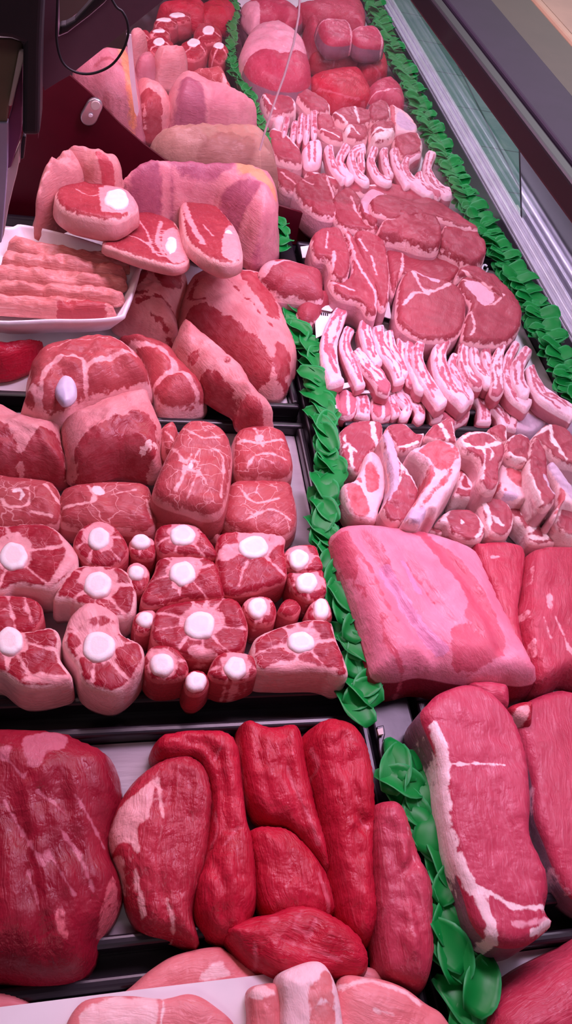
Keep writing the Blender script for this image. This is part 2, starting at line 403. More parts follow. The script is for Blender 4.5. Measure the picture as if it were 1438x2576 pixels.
    o = link_mesh(name, verts, faces, M[mat] if isinstance(mat, str) else mat, parent, np.array([ctr[0], ctr[1], zb])-base)
    attr(o, 'edge', A[0]); attr(o, 'fat', A[1]); attr(o, 'aux', A[2])
    if grain: g = P(*grain[1], zb)[:2]-P(*grain[0], zb)[:2]
    else:
        w, ev = np.linalg.eigh(np.cov((out-ctr).T)); g = ev[:, 1]
    g = g/np.linalg.norm(g); vv = np.array(verts)
    G = np.stack([vv[:, 0]*g[0]+vv[:, 1]*g[1]+sd, -vv[:, 0]*g[1]+vv[:, 1]*g[0], vv[:, 2]], 1); vattr(o, 'grain', G)
    o['_ctr'] = 0; del o['_ctr']
    return o
def meat(kind, label, cat, outline, mat, zb, H, group=None, parts=(), **kw):
    """one thing: a mesh, or an Empty with its meat and its other parts"""
    if not parts:
        o = piece(kind, outline, zb, H, mat, **kw); return tag(o, label, cat, group)
    c = np.mean(np.array(outline, float), 0); p = P(c[0], c[1], zb+H*.5)
    root = empty(kind, (p[0], p[1], zb), label, cat, group)
    piece('lean_meat', outline, zb, H, mat, parent=root, **kw)
    tl = kw.get('tilt', (0, 0))
    for nm, ol, m2, dz, h2, k2 in parts:
        cc = np.mean(np.array(ol, float), 0); pc = P(cc[0], cc[1], zb+H)
        zz = zb+H*dz+(pc[0]-p[0])*tl[0]+(pc[1]-p[1])*tl[1]
        piece(nm, ol, zz, h2, m2, parent=root, **{**dict(tilt=tl, rough=.02, hi=.8, lo=.8), **k2})
    return root
def bone(cx, cy, rx, ry=None, dz=.93, h=.006, m2='bone', **k): return ('bone', ell(cx, cy, rx, ry), m2, dz, h, dict(dict(e=.5, R=.006, lo=.7, hi=.7), **k))
# ------------------------------------------------------------------ the shop
def structure(name, mb, mat, **k):
    o = mb.build(name, mat, **k); o['kind'] = 'structure'; return o
def tile_mat():
    m, nt, out = newmat('teal_floor_tiles'); g = N(nt)
    tc = g.node('ShaderNodeTexCoord').outputs['Object']
    mp = g.node('ShaderNodeMapping'); g.set(mp.inputs[0], tc); mp.inputs['Rotation'].default_value = (0, 0, math.radians(4)); mp.inputs['Location'].default_value = (.12, .17, 0)
    br = g.node('ShaderNodeTexBrick'); g.set(br.inputs[0], mp.outputs[0]); br.offset = 0; br.inputs['Scale'].default_value = 1
    br.inputs['Brick Width'].default_value = .62; br.inputs['Row Height'].default_value = .42; br.inputs['Mortar Size'].default_value = .006; br.inputs['Mortar Smooth'].default_value = .3
    n = g.noise(tc, 3.2, 6, .65, .6); n2 = g.noise(tc, 14, 4, .6)
    c = g.mix(g.step(n, .3, .7), (.13,.33,.30), (.30,.47,.44)); c = g.mix(g.step(n2, .5, .8, 0, .5), c, (.48,.60,.58))
    g.set(br.inputs['Color1'], c); g.set(br.inputs['Color2'], c); br.inputs['Mortar'].default_value = (.07,.15,.14,1)
    b = g.node('ShaderNodeBsdfPrincipled'); g.set(b.inputs['Base Color'], br.outputs[0]); b.inputs['Roughness'].default_value = .35
    nt.links.new(b.outputs[0], out.inputs[0]); return m
b = MB(); b.box((-2, -1.5, -.95), (6, 9, -.85)); structure('floor', b, tile_mat())
b = MB(); b.box((-2, 9, -.85), (6, 9.1, 2.4)); structure('wall_back', b, simple('shop_wall', (.5,.45,.42), .7))
b = MB(); b.box((6, -1.5, -.85), (6.1, 9.1, 2.4)); structure('wall_right', b, simple('shop_wall_right', (.5,.45,.42), .7))

# ------------------------------------------------------------------ the counter
ctr = empty('meat_counter', (.25, 1.2, -.85), 'long refrigerated meat counter with dark deck, aluminium front rail and purple canopy', 'counter')
b = MB(); b.box((-.42, -.06, -.85), (.80, 2.95, -.008)); b.build('deck', M['black'], ctr)
b = MB()
b.box((.752, -.06, -.01), (.800, 2.95, .012)); b.box((.752, -.06, .012), (.757, 2.95, .018)); b.build('front_rail', M['rail'], ctr, bevel=.002)
b = MB(); b.box((.766, -.06, .012), (.7715, 2.95, .019)); b.box((.7815, -.06, .012), (.785, 2.95, .021)); b.build('rail_ridge', M['railbright'], ctr, bevel=.0015)
G0 = np.array([.797, 0, .012]); G1 = np.array([.735, 0, .343])
def on_glass(px, py):
    d = ray(px, py); o = np.array([0, 0, CAM_H]); n = np.cross(G1-G0, [0, 1, 0])
    return o+d*((G0-o)@n)/(d@n)
A = on_glass(1318, 640); B_ = on_glass(1312, 425)
hA, hB = (A[2]-G0[2])/(G1[2]-G0[2]), (B_[2]-G0[2])/(G1[2]-G0[2]); sl = (B_[1]-A[1])/(hB-hA); ys0 = A[1]-hA*sl; ys1 = A[1]+(1-hA)*sl
def pane(name, quad, mat):
    n = np.cross(G1-G0, [0, 1, 0]); n = n/np.linalg.norm(n)*.004
    b = MB(); b.prism(quad, n); return b.build(name, mat, ctr)
pane('glass_pane', [G0+[0, ys0+.004, 0], G0+[0, 2.95, 0], G1+[0, 2.95, 0], G1+[0, ys1+.004, 0]], M['glass'])
M['glass2'] = clear('near_glass', (.42,.40,.44), .02, 4.5, .09)
pane('glass_pane', [G0+[0, -.06, 0], G0+[0, ys0-.006, 0], G1+[0, ys1-.006, 0], G1+[0, -.06, 0]], M['glass2'])
b = MB(); b.tube([G0+[0, ys0-.001, 0], G1+[0, ys1-.001, 0]], .0055, 8); b.build('pane_joint', simple('dark_steel', (.10,.09,.11), .3, metal=.6), ctr)
b = MB(); b.box((.802, -.06, -.06), (.90, 1.45, -.03)); b.build('outer_ledge', simple('grey_ledge', (.22,.19,.22), .4), ctr, bevel=.003)
b = MB(); b.box((.83, -.06, -.03), (.842, 1.45, -.022)); b.box((.865, -.06, -.03), (.87, 1.45, -.022)); b.build('ledge_strip', M['steel'], ctr)
# canopy over the customer side
ZC = .345
def quadline(p1, p2, z, y0, y1):
    a, c = P(*p1, z), P(*p2, z); k = (a-c)/(a[1]-c[1])
    return [c+k*(y0-c[1]), c+k*(y1-c[1])]
i0, i1 = quadline((1035, 10), (1438, 570), ZC, -.06, 2.95)
j0, j1 = quadline((1062, 10), (1438, 523), ZC, -.06, 2.95)
k0, k1 = quadline((1175, 10), (1438, 345), ZC, -.06, 2.95)
b = MB(); b.prism([i0, j0, j1, i1], (0, 0, .03)); b.build('canopy_edge', M['canopydark'], ctr, bevel=.004)
b = MB(); b.prism([j0+[0, 0, .004], k0+[0, 0, .004], k1+[0, 0, .004], j1+[0, 0, .004]], (0, 0, .03)); b.build('canopy_beam', M['canopy'], ctr, bevel=.004)
l0, l1 = quadline((1285, 10), (1438, 195), ZC, -.06, 2.95)
b = MB(); b.prism([k0+[0.0005, 0, .0], l0+[0, 0, .0], l1+[0, 0, .0], k1+[0.0005, 0, .0]], (0, 0, .028)); b.build('canopy_board', M['beige'], ctr, bevel=.003)
b = MB(); b.prism([l0+[.0005, 0, -.004], l0+[.02, 0, -.004], l1+[.02, 0, -.004], l1+[.0005, 0, -.004]], (0, 0, .034)); b.build('canopy_highlight', M['beigehighlight'], ctr, bevel=.006)  # lighter beige strip: highlight line of the board put into the colour
b = MB(); b.prism([l0+[.0205, 0, .0], l0+[.16, 0, .0], l1+[.16, 0, .0], l1+[.0205, 0, .0]], (0, 0, .028)); b.build('canopy_top', simple('tan_board', (.22,.16,.095), .6), ctr)

# ------------------------------------------------------------------ trays and liners
def tray(label, x0, x1, y0, y1, lip=.010, h=.018, group=None):
    root = empty('display_tray', ((x0+x1)/2, (y0+y1)/2, -.006), label, 'tray', group)
    b = MB(); b.box((x0, y0, -.0075), (x1, y1, -.002)); b.build('tray_floor', M['black'], root)
    b = MB()
    b.box((x0, y0, -.002), (x1, y0+lip, h)); b.box((x0, y1-lip, -.002), (x1, y1, h)); b.box((x0, y0+lip, -.002), (x0+lip, y1-lip, h)); b.box((x1-lip, y0+lip, -.002), (x1, y1-lip, h))
    b.build('tray_rim', M['black'], root, bevel=.0035, smooth=False); return root
TG = 'black display trays lining the counter'
LX0, LX1, RX0, RX1 = -.34, .262, .318, .692
tray('nearest black tray on the left, under the white card with the pale steaks', LX0, LX1, -.05, .122)
tray('black tray holding the dark beef joint and beef pieces', LX0, LX1, .140, .324)
tray('black tray holding oxtail and neck slices', LX0, LX1, .346, .735)
tray('black tray holding lamb shoulders, shanks and the foam pack', LX0, LX1, .762, 1.17)
tray('nearest black tray on the right, under the corner beef joint', RX0, RX1, -.05, .116)
tray('black tray holding the fat-edged beef slabs', RX0, RX1, .136, .345)
tray('black tray holding the brisket, beef slices and loin chops', RX0, RX1, .366, .742)
tray('black tray holding the near rib chops and leg steaks', RX0, RX1, .766, 1.17)
tray('black tray behind the clear pane holding the left-hand lamb and oxtail', LX0, LX1, 1.215, 2.75)
tray('black tray behind the clear pane holding the far chops and beef', RX0, RX1, 1.215, 2.75)
def liner(label, x0, x1, y0, y1, mat, wav=.0012, z=.0002):
    nx, ny = 28, 28; v = []; f = []
    for j in range(ny+1):
        for i in range(nx+1):
            x = x0+(x1-x0)*i/nx; y = y0+(y1-y0)*j/ny
            v.append((x-x0, y-y0, .0012+wav*(1+noise.noise(Vector((x*30, y*30, 3))))))
    n = len(v); v += [(a, c, -.0006) for a, c, _ in v]
    for j in range(ny):
        for i in range(nx):
            a = j*(nx+1)+i; q = (a, a+1, a+nx+2, a+nx+1); f.append(q); f.append(tuple(n+k for k in q[::-1]))
    o = link_mesh('tray_liner', v, f, mat, None, (x0, y0, z)); return tag(o, label, 'liner')
e_ = .011
liner('crinkled film-covered liner under the dark beef joint', LX0+e_, LX1-e_, .151, .313, M['film'])
liner('pale liner under the oxtail slices', LX0+e_, LX1-e_, .357, .724, M['film'])
liner('white liner under the lamb shoulders', LX0+e_, LX1-e_, .773, 1.159, M['paper'])
liner('lavender-lit white liner between the fat-edged beef slabs', RX0+e_, RX1-e_, .147, .334, M['paper'])
liner('white liner under the brisket and loin chops', RX0+e_, RX1-e_, .377, .731, M['film'])
liner('white liner under the near rib chops', RX0+e_, RX1-e_, .777, 1.159, M['paper'])
liner('white liner behind the clear pane on the right', RX0+e_, RX1-e_, 1.226, 2.739, M['paper'])
liner('white liner in the nearest right tray, beside the corner joint', RX0+e_, RX1-e_, -.039, .105, M['paper'])

# black strips that carry the garlands
b = MB(); b.box((.268, -.05, -.008), (.3125, 2.75, .012)); tag(b.build('divider_strip', M['black'], bevel=.003), 'flat black strip under the middle green garland', 'divider')
dv = empty('divider_strip', (.715, 1.2, -.008), 'black strip with rows of pale studs under the front green garland', 'divider')
b = MB(); b.box((.696, -.05, -.008), (.748, 2.75, .014)); b.build('strip_body', M['black'], dv, bevel=.003)
st = MB(); y = .45; k = 0
while y < 2.2:
    for x in (.7015, .7105):
        zz = .014; st.box((x-.0012, y-.0016, zz-.001), (x+.0012, y+.0016, zz+.0035))
    y += .0135+.0004*k; k = (k+1) % 3
o = st.build('stud_row', simple('pale_stud', (.45,.42,.47), .3), dv); o['kind'] = 'stuff'

# ------------------------------------------------------------------ maroon cross divider, clip, clear panes
YP = 1.196
top = [PY(*p, YP) for p in [(-60, 20), (60, 95), (175, 190), (230, 238), (300, 310), (360, 362), (415, 403), (480, 432), (550, 460), (630, 490), (705, 519), (790, 545), (870, 567), (950, 590), (1010, 612)]]
bot = [np.array([top[-1][0], YP, -.006]), np.array([top[0][0], YP, -.006])]
b = MB(); b.prism(top+bot, (0, .005, 0))
dvd = b.build('cross_divider', M['maroon']); tag(dvd, 'dark red upright divider panel with a curved top edge across the counter', 'divider')
cl = empty('divider_clip', PY(230, 280, YP), 'small rounded metal clip on the curved edge of the dark red divider', 'clip')
def disc(cx, cy, rx, ry, y, th, rot=0, n=26):
    pts = [PY(*p, y) for p in ell(cx, cy, rx, ry, n, 0, rot)]; b = MB(); b.prism(pts, (0, -th, 0)); return b
cap = [(-22, 2), (-20, -14), (-10, -25), (3, -29), (16, -24), (24, -12), (26, 2), (22, 40-5), (14, 44), (4, 47)]
capo = []
def capsule(c1, r1, c2, r2, n=12):
    a = math.atan2(c2[1]-c1[1], c2[0]-c1[0]); o = []
    for i in range(n+1): t = a+math.pi/2+math.pi*i/n; o.append((c1[0]+r1*math.cos(t), c1[1]+r1*math.sin(t)))
    for i in range(n+1): t = a-math.pi/2+math.pi*i/n; o.append((c2[0]+r2*math.cos(t), c2[1]+r2*math.sin(t)))
    return o
b = MB(); b.prism([PY(*p, YP-.0005) for p in capsule((236, 263), 22, 224, 0) ] if False else [PY(*p, YP-.0005) for p in capsule((237, 264), 21, (224, 290), 22)], (0, -.007, 0)); b.build('clip_body', M['steel'], cl, bevel=.002)
disc(240, 264, 12, 12, YP-.0076, .003).build('clip_button', M['cream'], cl, bevel=.001)
disc(228, 289, 6, 5, YP-.0076, .003).build('screw', M['railbright'], cl, bevel=.001)
# clear panes standing in the divider
seam = [(655, 500), (650, 378), (665, 325), (690, 250), (712, 190), (735, 110), (748, 40), (754, -60)]
Lp = [PY(*p, YP+.007) for p in [(165, 185), (230, 240), (300, 312), (415, 405), (550, 463), (660, 500)]]
Sp = [PY(*p, YP+.007) for p in seam[1:]]
b = MB(); b.prism(Lp+Sp+[PY(60, -60, YP+.007), PY(60, 100, YP+.007)], (0, .003, 0))
tag(b.build('clear_pane', M['pane']), 'clear upright pane above the dark red divider on the lamb side', 'pane')
Rp = [PY(*p, YP+.007) for p in [(664, 502), (790, 548), (870, 570), (950, 592), (1010, 614), (1090, 625), (1215, 600), (1160, 470), (960, 10), (930, -60)]]
b = MB(); b.prism([PY(*(np.array(p)+(6, 0)), YP+.007) for p in seam][::-1]+Rp, (0, .003, 0))
tag(b.build('clear_pane', M['pane']), 'clear upright pane above the dark red divider on the chop side', 'pane')
b = MB(); b.tube([PY(p[0]+3, p[1], YP+.009) for p in seam[1:]], .0016, 8)
tag(b.build('pane_seam', M['paneedge']), 'thin slanting seam between the two clear panes', 'seam')
b = MB(); b.prism([PY(*p, YP+.004) for p in [(318, 85), (330, 88), (340, 200), (349, 280), (345, 294), (338, 282), (326, 190)]], (0, .0025, 0))  # solid white sliver standing in for a glint on the pane
tag(b.build('pane_glint', M['railbright']), 'pointed white glint shaped as a strip on the clear pane above the metal clip', 'strip')

# ------------------------------------------------------------------ left foreground: beam, cable, scale, cards
scale = empty('counter_scale', PY(60, 340, .78), 'black counter scale with a khaki panel in the top left corner', 'scale')
def slab(name, px, y, th, mat, label, cat, bevel=.003):
    b = MB(); b.prism([PY(*p, y) for p in px], (0, th, 0))
    if name in ('housing', 'panel', 'foot'):
        return b.build(name, mat, scale, bevel=bevel)
    o = b.build(name, mat, bevel=bevel); return tag(o, label, cat)
slab('metal_beam', [(96, 350), (102, 200), (112, 228), (150, 204), (175, 190), (402, 8), (460, -40), (300, -40), (262, 8), (225, 40), (170, 82), (147, 92), (143, -40), (112, -40), (104, 120)], .80, .03, M['mauve'], 'wide mauve metal beam slanting across the top left corner', 'beam')
slab('beam_frame', [(147, 92), (170, 82), (225, 40), (262, 8), (300, -40), (268, -40), (215, 20), (188, 50), (165, 62), (150, 64)], .79, .012, M['blackmatte'], 'black bar along the upper side of the mauve beam', 'bar', .002)
b = MB(); b.box(PY(112, 96, .9)-[.0, 0, 0], PY(320, -60, .9)+[0, .01, 0]); tag(b.build('back_board', simple('brown_board', (.10,.075,.06), .6)), 'dim brown board glimpsed above the mauve beam', 'board')
cab = spline([(146, -60), (144, 30), (142, 90), (148, 132), (160, 160), (182, 178), (213, 186), (247, 181), (282, 162), (308, 128), (322, 88), (320, 55), (308, 30), (290, 14), (262, -40)], False, 8)
b = MB(); b.tube([PY(p[0], p[1], .76) for p in cab], .0011, 8); tag(b.build('cable_loop', M['blackmatte'], smooth=True), 'thin black cable hanging in a loop before the mauve beam', 'cable')
slab('housing', [(-900, -40), (112, -40), (106, 60), (103, 130), (100, 342), (56, 342), (58, 110), (30, 98), (-60, 90), (-900, 90)], .74, .05, M['blackmatte'], 'black scale housing in the top left corner', 'scale', .004)
slab('panel', [(-500, 86), (28, 96), (60, 106), (58, 132), (48, 130), (22, 268), (18, 308), (-500, 306)], .772, .02, M['khaki'], 'khaki plastic panel below the black scale housing', 'panel')
slab('card_holder', [(47, 130), (54, 126), (61, 132), (60, 150), (30, 268), (20, 268)], .765, .006, M['cream'], 'cream plastic strip edging the khaki panel', 'strip', .002)
slab('price_card', [(-500, 309), (20, 309), (19, 420), (12, 520), (4, 610), (-60, 640), (-500, 640)], .77, .01, M['lavender'], 'pale lavender card at the left edge above the foam pack', 'card', .001)
slab('price_card', [(30, 272), (56, 160), (54, 335), (40, 380), (28, 420), (20, 425), (22, 300)], .785, .008, M['plum'], 'plum card wedged behind the cream strip', 'card', .001)
slab('price_card', [(20, 428), (40, 384), (50, 360), (48, 410), (42, 440), (34, 470), (22, 520), (10, 590), (2, 612), (10, 520), (16, 470)], .79, .01, M['cream'], 'cream card standing next to the lavender card', 'card', .001)
slab('price_card', [(56, 160), (62, 150), (58, 300), (52, 345), (50, 410), (46, 412), (52, 330)], .80, .006, simple('grey_card', (.35,.30,.33), .5), 'narrow grey card between the plum card and the black housing', 'card', .001)
b = MB(); qa = PY(-880, 0, .765); b.box((qa[0]-.02, .75, -.006), (qa[0]+.02, .79, .50)); b.build('post', M['blackmatte'], scale, bevel=.003)
slab('foot', [(57, 343), (66, 343), (60, 400), (52, 402), (52, 370)], .79, .01, M['black'], 'small black foot under the scale housing', 'foot', .001)
# ------------------------------------------------------------------ beef tray, front left
F0 = .0035
G = 'beef pieces lined up in the front left tray'
meat('beef_joint', 'large dark red beef joint at the left edge, white fat patch on top', 'beef',
 [(-90,1840),(0,1816),(70,1820),(150,1822),(215,1850),(265,1875),(288,1920),(298,1975),(290,2030),(272,2085),(272,2140),(292,2185),(300,2235),(280,2300),(240,2360),(226,2420),(185,2458),(100,2468),(0,2452),(-90,2440)],
 'beefdark', F0, .060, seams=[([(150,2085),(200,2150),(235,2235)],5),([(10,2015),(60,2100),(110,2180)],4),([(120,2140),(185,2250)],4),([(95,1995),(170,2050)],3),([(190,2000),(262,2110)],3),([(5,1900),(60,1960)],5),([(100,2290),(70,2190)],4)],
 patches=[[(64,1850),(108,1828),(160,1832),(168,1868),(150,1884),(120,1890),(98,1935),(72,1928),(58,1890)],[(0,1890),(22,1880),(24,1900),(2,1915)]], auxp=[[(145,2288),(158,2292),(170,2350),(160,2358),(142,2325)],[(285,2190),(300,2235),(262,2330),(245,2350),(252,2290),(268,2230)]], groove=.001, rough=.04, grain=[(100,1850),(160,2400)], cuts=[([(150,1960),(175,2080),(205,2180),(225,2260)],.006,.006),([(30,1990),(60,2120),(85,2260),(130,2400)],.007,.006),([(100,2000),(130,2130),(150,2280)],.005,.004),([(215,1920),(240,2050),(250,2160)],.006,.004)])
def beef(label, ol, mat='beef', H=.04, zb=F0, **k):
    return meat('beef_piece', label, 'beef', ol, mat, zb, H, group=G, **{**dict(e=.55, R=.022, lo=.6, hi=.8, rough=.06), **k})
beef('beef piece with ragged pale fat on its left, beside the large dark joint',
 [(400,1908),(440,1893),(490,1895),(525,1930),(538,1990),(532,2060),(522,2140),(506,2210),(482,2290),(497,2372),(430,2352),(365,2335),(330,2285),(312,2210),(288,2150),(275,2105),(285,2050),(310,2000),(345,1950)],
 'beeffat', .040, patches=[[(292,2040),(340,2000),(388,1968),(372,2060),(345,2090),(346,2150),(330,2125),(300,2120),(278,2140),(276,2100)],[(286,2150),(308,2160),(318,2250),(298,2232)]],
 cuts=[([(430,1930),(425,2050),(400,2180),(420,2290)],.003,.003),([(480,1950),(470,2100),(450,2250)],.003,.003),([(505,2000),(490,2150)],.003,.002),([(455,1940),(448,2080),(430,2220)],.003,.0025)], seams=[([(395,1960),(410,2060)],7),([(420,2260),(440,2340)],4),([(340,2190),(360,2300)],8)], groove=.002, grain=[(450,1900),(430,2300)], tilt=(0,.0))
beef('bright red beef piece folded over at its top, beside the ragged fatty piece',
 [(388,1885),(402,1845),(440,1832),(520,1828),(575,1835),(602,1870),(612,1950),(622,2050),(640,2120),(646,2250),(622,2320),(590,2362),(540,2352),(502,2300),(497,2220),(522,2150),(536,2030),(528,1960),(490,1905),(420,1905)],
 H=.046, cuts=[([(470,1860),(530,1880),(560,1960),(570,2080)],.006,.006),([(530,2160),(560,2230),(570,2330)],.004,.004),([(600,1990),(590,2090),(605,2200)],.004,.003)], seams=[([(535,1990),(548,2080),(522,2150)],3),([(560,1870),(540,1910)],3),([(600,2080),(560,2130)],3)], groove=.003, grain=[(560,1850),(580,2300)])
beef('upper half of the split beef piece with a thin white vein',
 [(606,1832),(625,1802),(680,1822),(742,1816),(762,1840),(776,1920),(800,2040),(822,2120),(826,2200),(770,2125),(722,2078),(690,2070),(648,2042),(622,1990),(610,1910)],
 H=.042, cuts=[([(650,1840),(655,1930),(690,2030)],.004,.003),([(715,1850),(722,1930),(760,2060)],.004,.003)], seams=[([(722,1930),(745,1990),(775,2050),(802,2120)],6),([(608,1830),(612,1920),(630,2010)],3)], groove=.002, grain=[(680,1820),(740,2060)])
beef('lower block of the split beef piece, below the dark gap',
 [(636,2082),(720,2078),(770,2118),(818,2185),(842,2262),(836,2302),(760,2332),(690,2322),(655,2270),(640,2180)],
 H=.040, seams=[([(800,2200),(818,2240),(832,2300)],6)], groove=.001, e=.6, grain=[(680,2080),(740,2320)])
beef('tall smooth beef piece at the right end of the beef tray, rounded top',
 [(768,1862),(790,1818),(838,1799),(890,1815),(925,1860),(942,1930),(947,2010),(946,2080),(942,2180),(950,2310),(922,2372),(880,2362),(845,2285),(826,2150),(800,2000),(778,1920)],
 H=.052, cuts=[([(860,1850),(875,1930),(895,2030),(915,2090)],.004,.003),([(800,1990),(830,2090),(850,2200),(880,2330)],.005,.004),([(905,2080),(930,2060)],.004,.005),([(890,2100),(900,2200),(905,2300)],.004,.003)], seams=[([(785,1880),(800,1925),(778,1960)],5),([(905,2060),(925,2080)],4),([(832,2180),(842,2220)],5)], groove=.003, grain=[(840,1810),(880,2300)])
beef('slender pale red beef fillet lying beside the green garland',
 [(945,2032),(972,2006),(1010,2016),(1036,2070),(1060,2150),(1090,2222),(1092,2330),(1090,2420),(1064,2482),(1010,2472),(966,2442),(950,2350),(945,2240),(940,2120)],
 'pink', .045, zb=.013, cuts=[([(980,2080),(1000,2200),(1005,2330),(1000,2420)],.006,.004),([(1035,2130),(1040,2250),(1060,2360)],.004,.003),([(1050,2160),(1020,2190)],.004,.004)], seams=[([(1025,2080),(1028,2100)],4),([(1040,2150),(1052,2180)],3)], groove=.001, grain=[(975,2020),(1030,2450)])
beef('marbled beef chunk lying across the front of the beef tray',
 [(574,2332),(640,2302),(690,2292),(735,2272),(800,2277),(860,2310),(905,2350),(928,2400),(922,2442),(885,2468),(840,2462),(770,2475),(690,2458),(630,2420),(590,2370)],
 'beef', .042, zb=.014, seams=[([(690,2345),(720,2370),(790,2390),(860,2420)],4),([(640,2370),(650,2430)],5),([(760,2290),(740,2330),(780,2350)],6),([(800,2300),(770,2360)],3)], patches=[[(672,2312),(696,2304),(702,2312),(684,2318)]], groove=.002, grain=[(600,2340),(900,2420)])
beef('thin beef flap with a white fat streak, tucked behind the white card',
 [(300,2520),(340,2475),(390,2432),(450,2398),(545,2378),(575,2392),(612,2420),(655,2452),(640,2500),(400,2540)],
 'pork', .022, zb=.012, patches=[[(500,2468),(520,2440),(556,2418),(566,2430),(580,2450),(545,2462)]], rough=.04)
# ------------------------------------------------------------------ white card and pale steaks, nearest the camera
cardpx = [(-40,2540),(0,2534),(350,2490),(706,2447),(762,2620),(-40,2700)]
v = []; zc = .034
pts = [P(p[0], p[1], zc) for p in cardpx]
b = MB(); b.prism(pts, (0, 0, .0012)); b.prism([pts[0], pts[3], pts[3]+[0, .002, -.03], pts[0]+[0, .002, -.03]], (0, -.0012, 0))
tag(b.build('white_card', M['paper']), 'white card sheet across the bottom left, under the pale steaks', 'card')
z1 = zc+.0022
G2 = 'pale steaks on the white card'
def pk(label, ol, mat, H, zb=z1, **k): return meat('pork_steak', label, 'pork', ol, mat, zb, H, group=G2, **k)
pk('round pale steak at the bottom edge with a brownish fatty left half', [(165,2590),(200,2526),(250,2508),(330,2505),(412,2512),(482,2500),(540,2530),(592,2585),(592,2680),(165,2680)], 'pork', .014, patches=[[(228,2530),(275,2512),(330,2508),(395,2516),(375,2600),(240,2640),(200,2570)]], auxs=[([(412,2512),(402,2600)],4)], e=.6, hi=.8)
pk('narrow pink steak edge left of the white fat slab', [(628,2494),(660,2476),(704,2482),(712,2576),(716,2680),(622,2680),(630,2560)], 'pork', .022, patches=[[(630,2496),(662,2476),(690,2500),(640,2512)]], e=.6)
pk('white fat slab with two pink lean patches, standing at the bottom', [(706,2457),(742,2431),(800,2415),(832,2442),(852,2500),(862,2576),(866,2680),(722,2680),(712,2520)], 'porkfat', .032, zb=z1+.002, patches=[[(772,2504),(800,2462),(826,2444),(836,2490),(838,2530),(806,2512),(790,2542)],[(782,2620),(778,2550),(806,2526),(836,2545),(842,2620)]], e=.7, hi=.85)
pk('broad pale pink steak at the bottom, right of the white fat slab', [(856,2472),(930,2457),(1010,2478),(1072,2522),(1122,2562),(1160,2680),(866,2680)], 'pork', .022, seams=[([(862,2480),(930,2466),(1005,2486),(1060,2525)],8),([(940,2540),(985,2552)],3)], e=.5)
pk('pale steak end behind the broad pink steak', [(900,2432),(945,2436),(985,2462),(1000,2490),(920,2490),(885,2470)], 'pork', .014, zb=.016, e=.5)
pk('small pink meat corner at the left edge behind the white card', [(-60,2490),(0,2494),(40,2504),(72,2522),(60,2545),(-60,2560)], 'pork', .02, zb=F0, e=.5)

# ------------------------------------------------------------------ oxtail slices
G3 = 'oxtail slices in the left tray'
def ox(label, ol, bones, H=.045, mat='oxtail', zb=F0, rays=7, extra=(), **k):
    sm = list(extra)
    parts = []
    for (x, y, rx, ry) in bones:
        parts.append(bone(x, y, rx, ry))
        if rays:
            xs = np.array([p[0] for p in ol]); ysn = np.array([p[1] for p in ol])
            for i in range(rays):
                t = 2*math.pi*(i+random.uniform(-.25, .25))/rays; best = 1e9
                for px, py in ol:
                    a = abs((math.atan2(py-y, px-x)-t+math.pi) % (2*math.pi)-math.pi)
                    if a < best: best = a; L = math.hypot(px-x, py-y)
                L = min(L, rx*4)
                r0 = rx*.9; w = random.uniform(.2, .5)
                sm.append(([(x+r0*math.cos(t), y+r0*math.sin(t)), (x+(r0+L)/2*math.cos(t+.12*w), y+(r0+L)/2*math.sin(t+.12*w)), (x+L*.93*math.cos(t), y+L*.93*math.sin(t))], random.uniform(3, 7)))
    pt = [ell(x, y, rx*1.28, ry*1.28, 18, .20) for x, y, rx, ry in bones] if rays else []
    kk = dict(e=.86, R=.010, lo=.93, hi=.95, seams=sm, patches=pt+k.pop('fatp', []), rough=.03, bulge=.04, tuck=.05, groove=.0012); kk.update(k)
    return meat('oxtail_slice', label, 'oxtail', ol, mat, zb, H, group=G3, parts=parts, **kk)
ox('large oxtail slice at the left edge, back row, fat on its right side', [(-60,1335),(20,1320),(60,1314),(112,1316),(152,1338),(196,1395),(180,1442),(130,1482),(40,1474),(0,1490),(-60,1480)], [(34,1398,36,36)], .05, 'oxfat', fatp=[[(150,1345),(178,1370),(194,1398),(178,1438),(128,1476),(150,1430),(165,1395)]])
ox('round oxtail slice, back row, second from the left', [(184,1362),(204,1326),(250,1308),(292,1325),(322,1370),(318,1402),(285,1424),(240,1424),(200,1396)], [(248,1354,29,30)], .05)
ox('small oxtail slice between the second and third back row slices', [(325,1362),(350,1344),(386,1354),(394,1385),(376,1406),(332,1396)], [(355,1362,25,19)], .045, rays=4)
ox('oxtail slice in the back row below the folded neck slice', [(390,1350),(402,1322),(450,1314),(502,1326),(542,1380),(536,1402),(450,1396),(402,1392)], [(460,1346,33,27)], .05)
ox('wide oxtail slice in the back row with a grey marrow hole', [(546,1355),(566,1336),(620,1334),(712,1346),(716,1380),(722,1450),(690,1472),(622,1492),(560,1490),(544,1420)], [(638,1376,38,29)], .05, fatp=[[(550,1390),(600,1372),(612,1392),(560,1420)],[(680,1350),(712,1350),(714,1372),(678,1378)]])
ox('upper one of the two small oxtail slices beside the garland', [(716,1392),(736,1371),(790,1370),(806,1400),(812,1428),(770,1440),(722,1428)], [(752,1405,26,25)], .05, rays=4)
ox('lower one of the two small oxtail slices beside the garland', [(724,1440),(770,1438),(812,1432),(822,1490),(782,1512),(742,1490)], [(772,1465,28,26)], .046, rays=4)
ox('oxtail slice in the second row, left, behind the lumpy front slice', [(134,1505),(182,1430),(230,1420),(312,1430),(342,1482),(336,1540),(290,1557),(230,1535),(172,1512)], [(245,1470,37,34)], .048, 'oxfat')
ox('small oxtail slice touching the right side of the second row left slice', [(320,1428),(346,1412),(376,1435),(366,1480),(332,1486)], [(343,1440,21,19)], .046, rays=4)
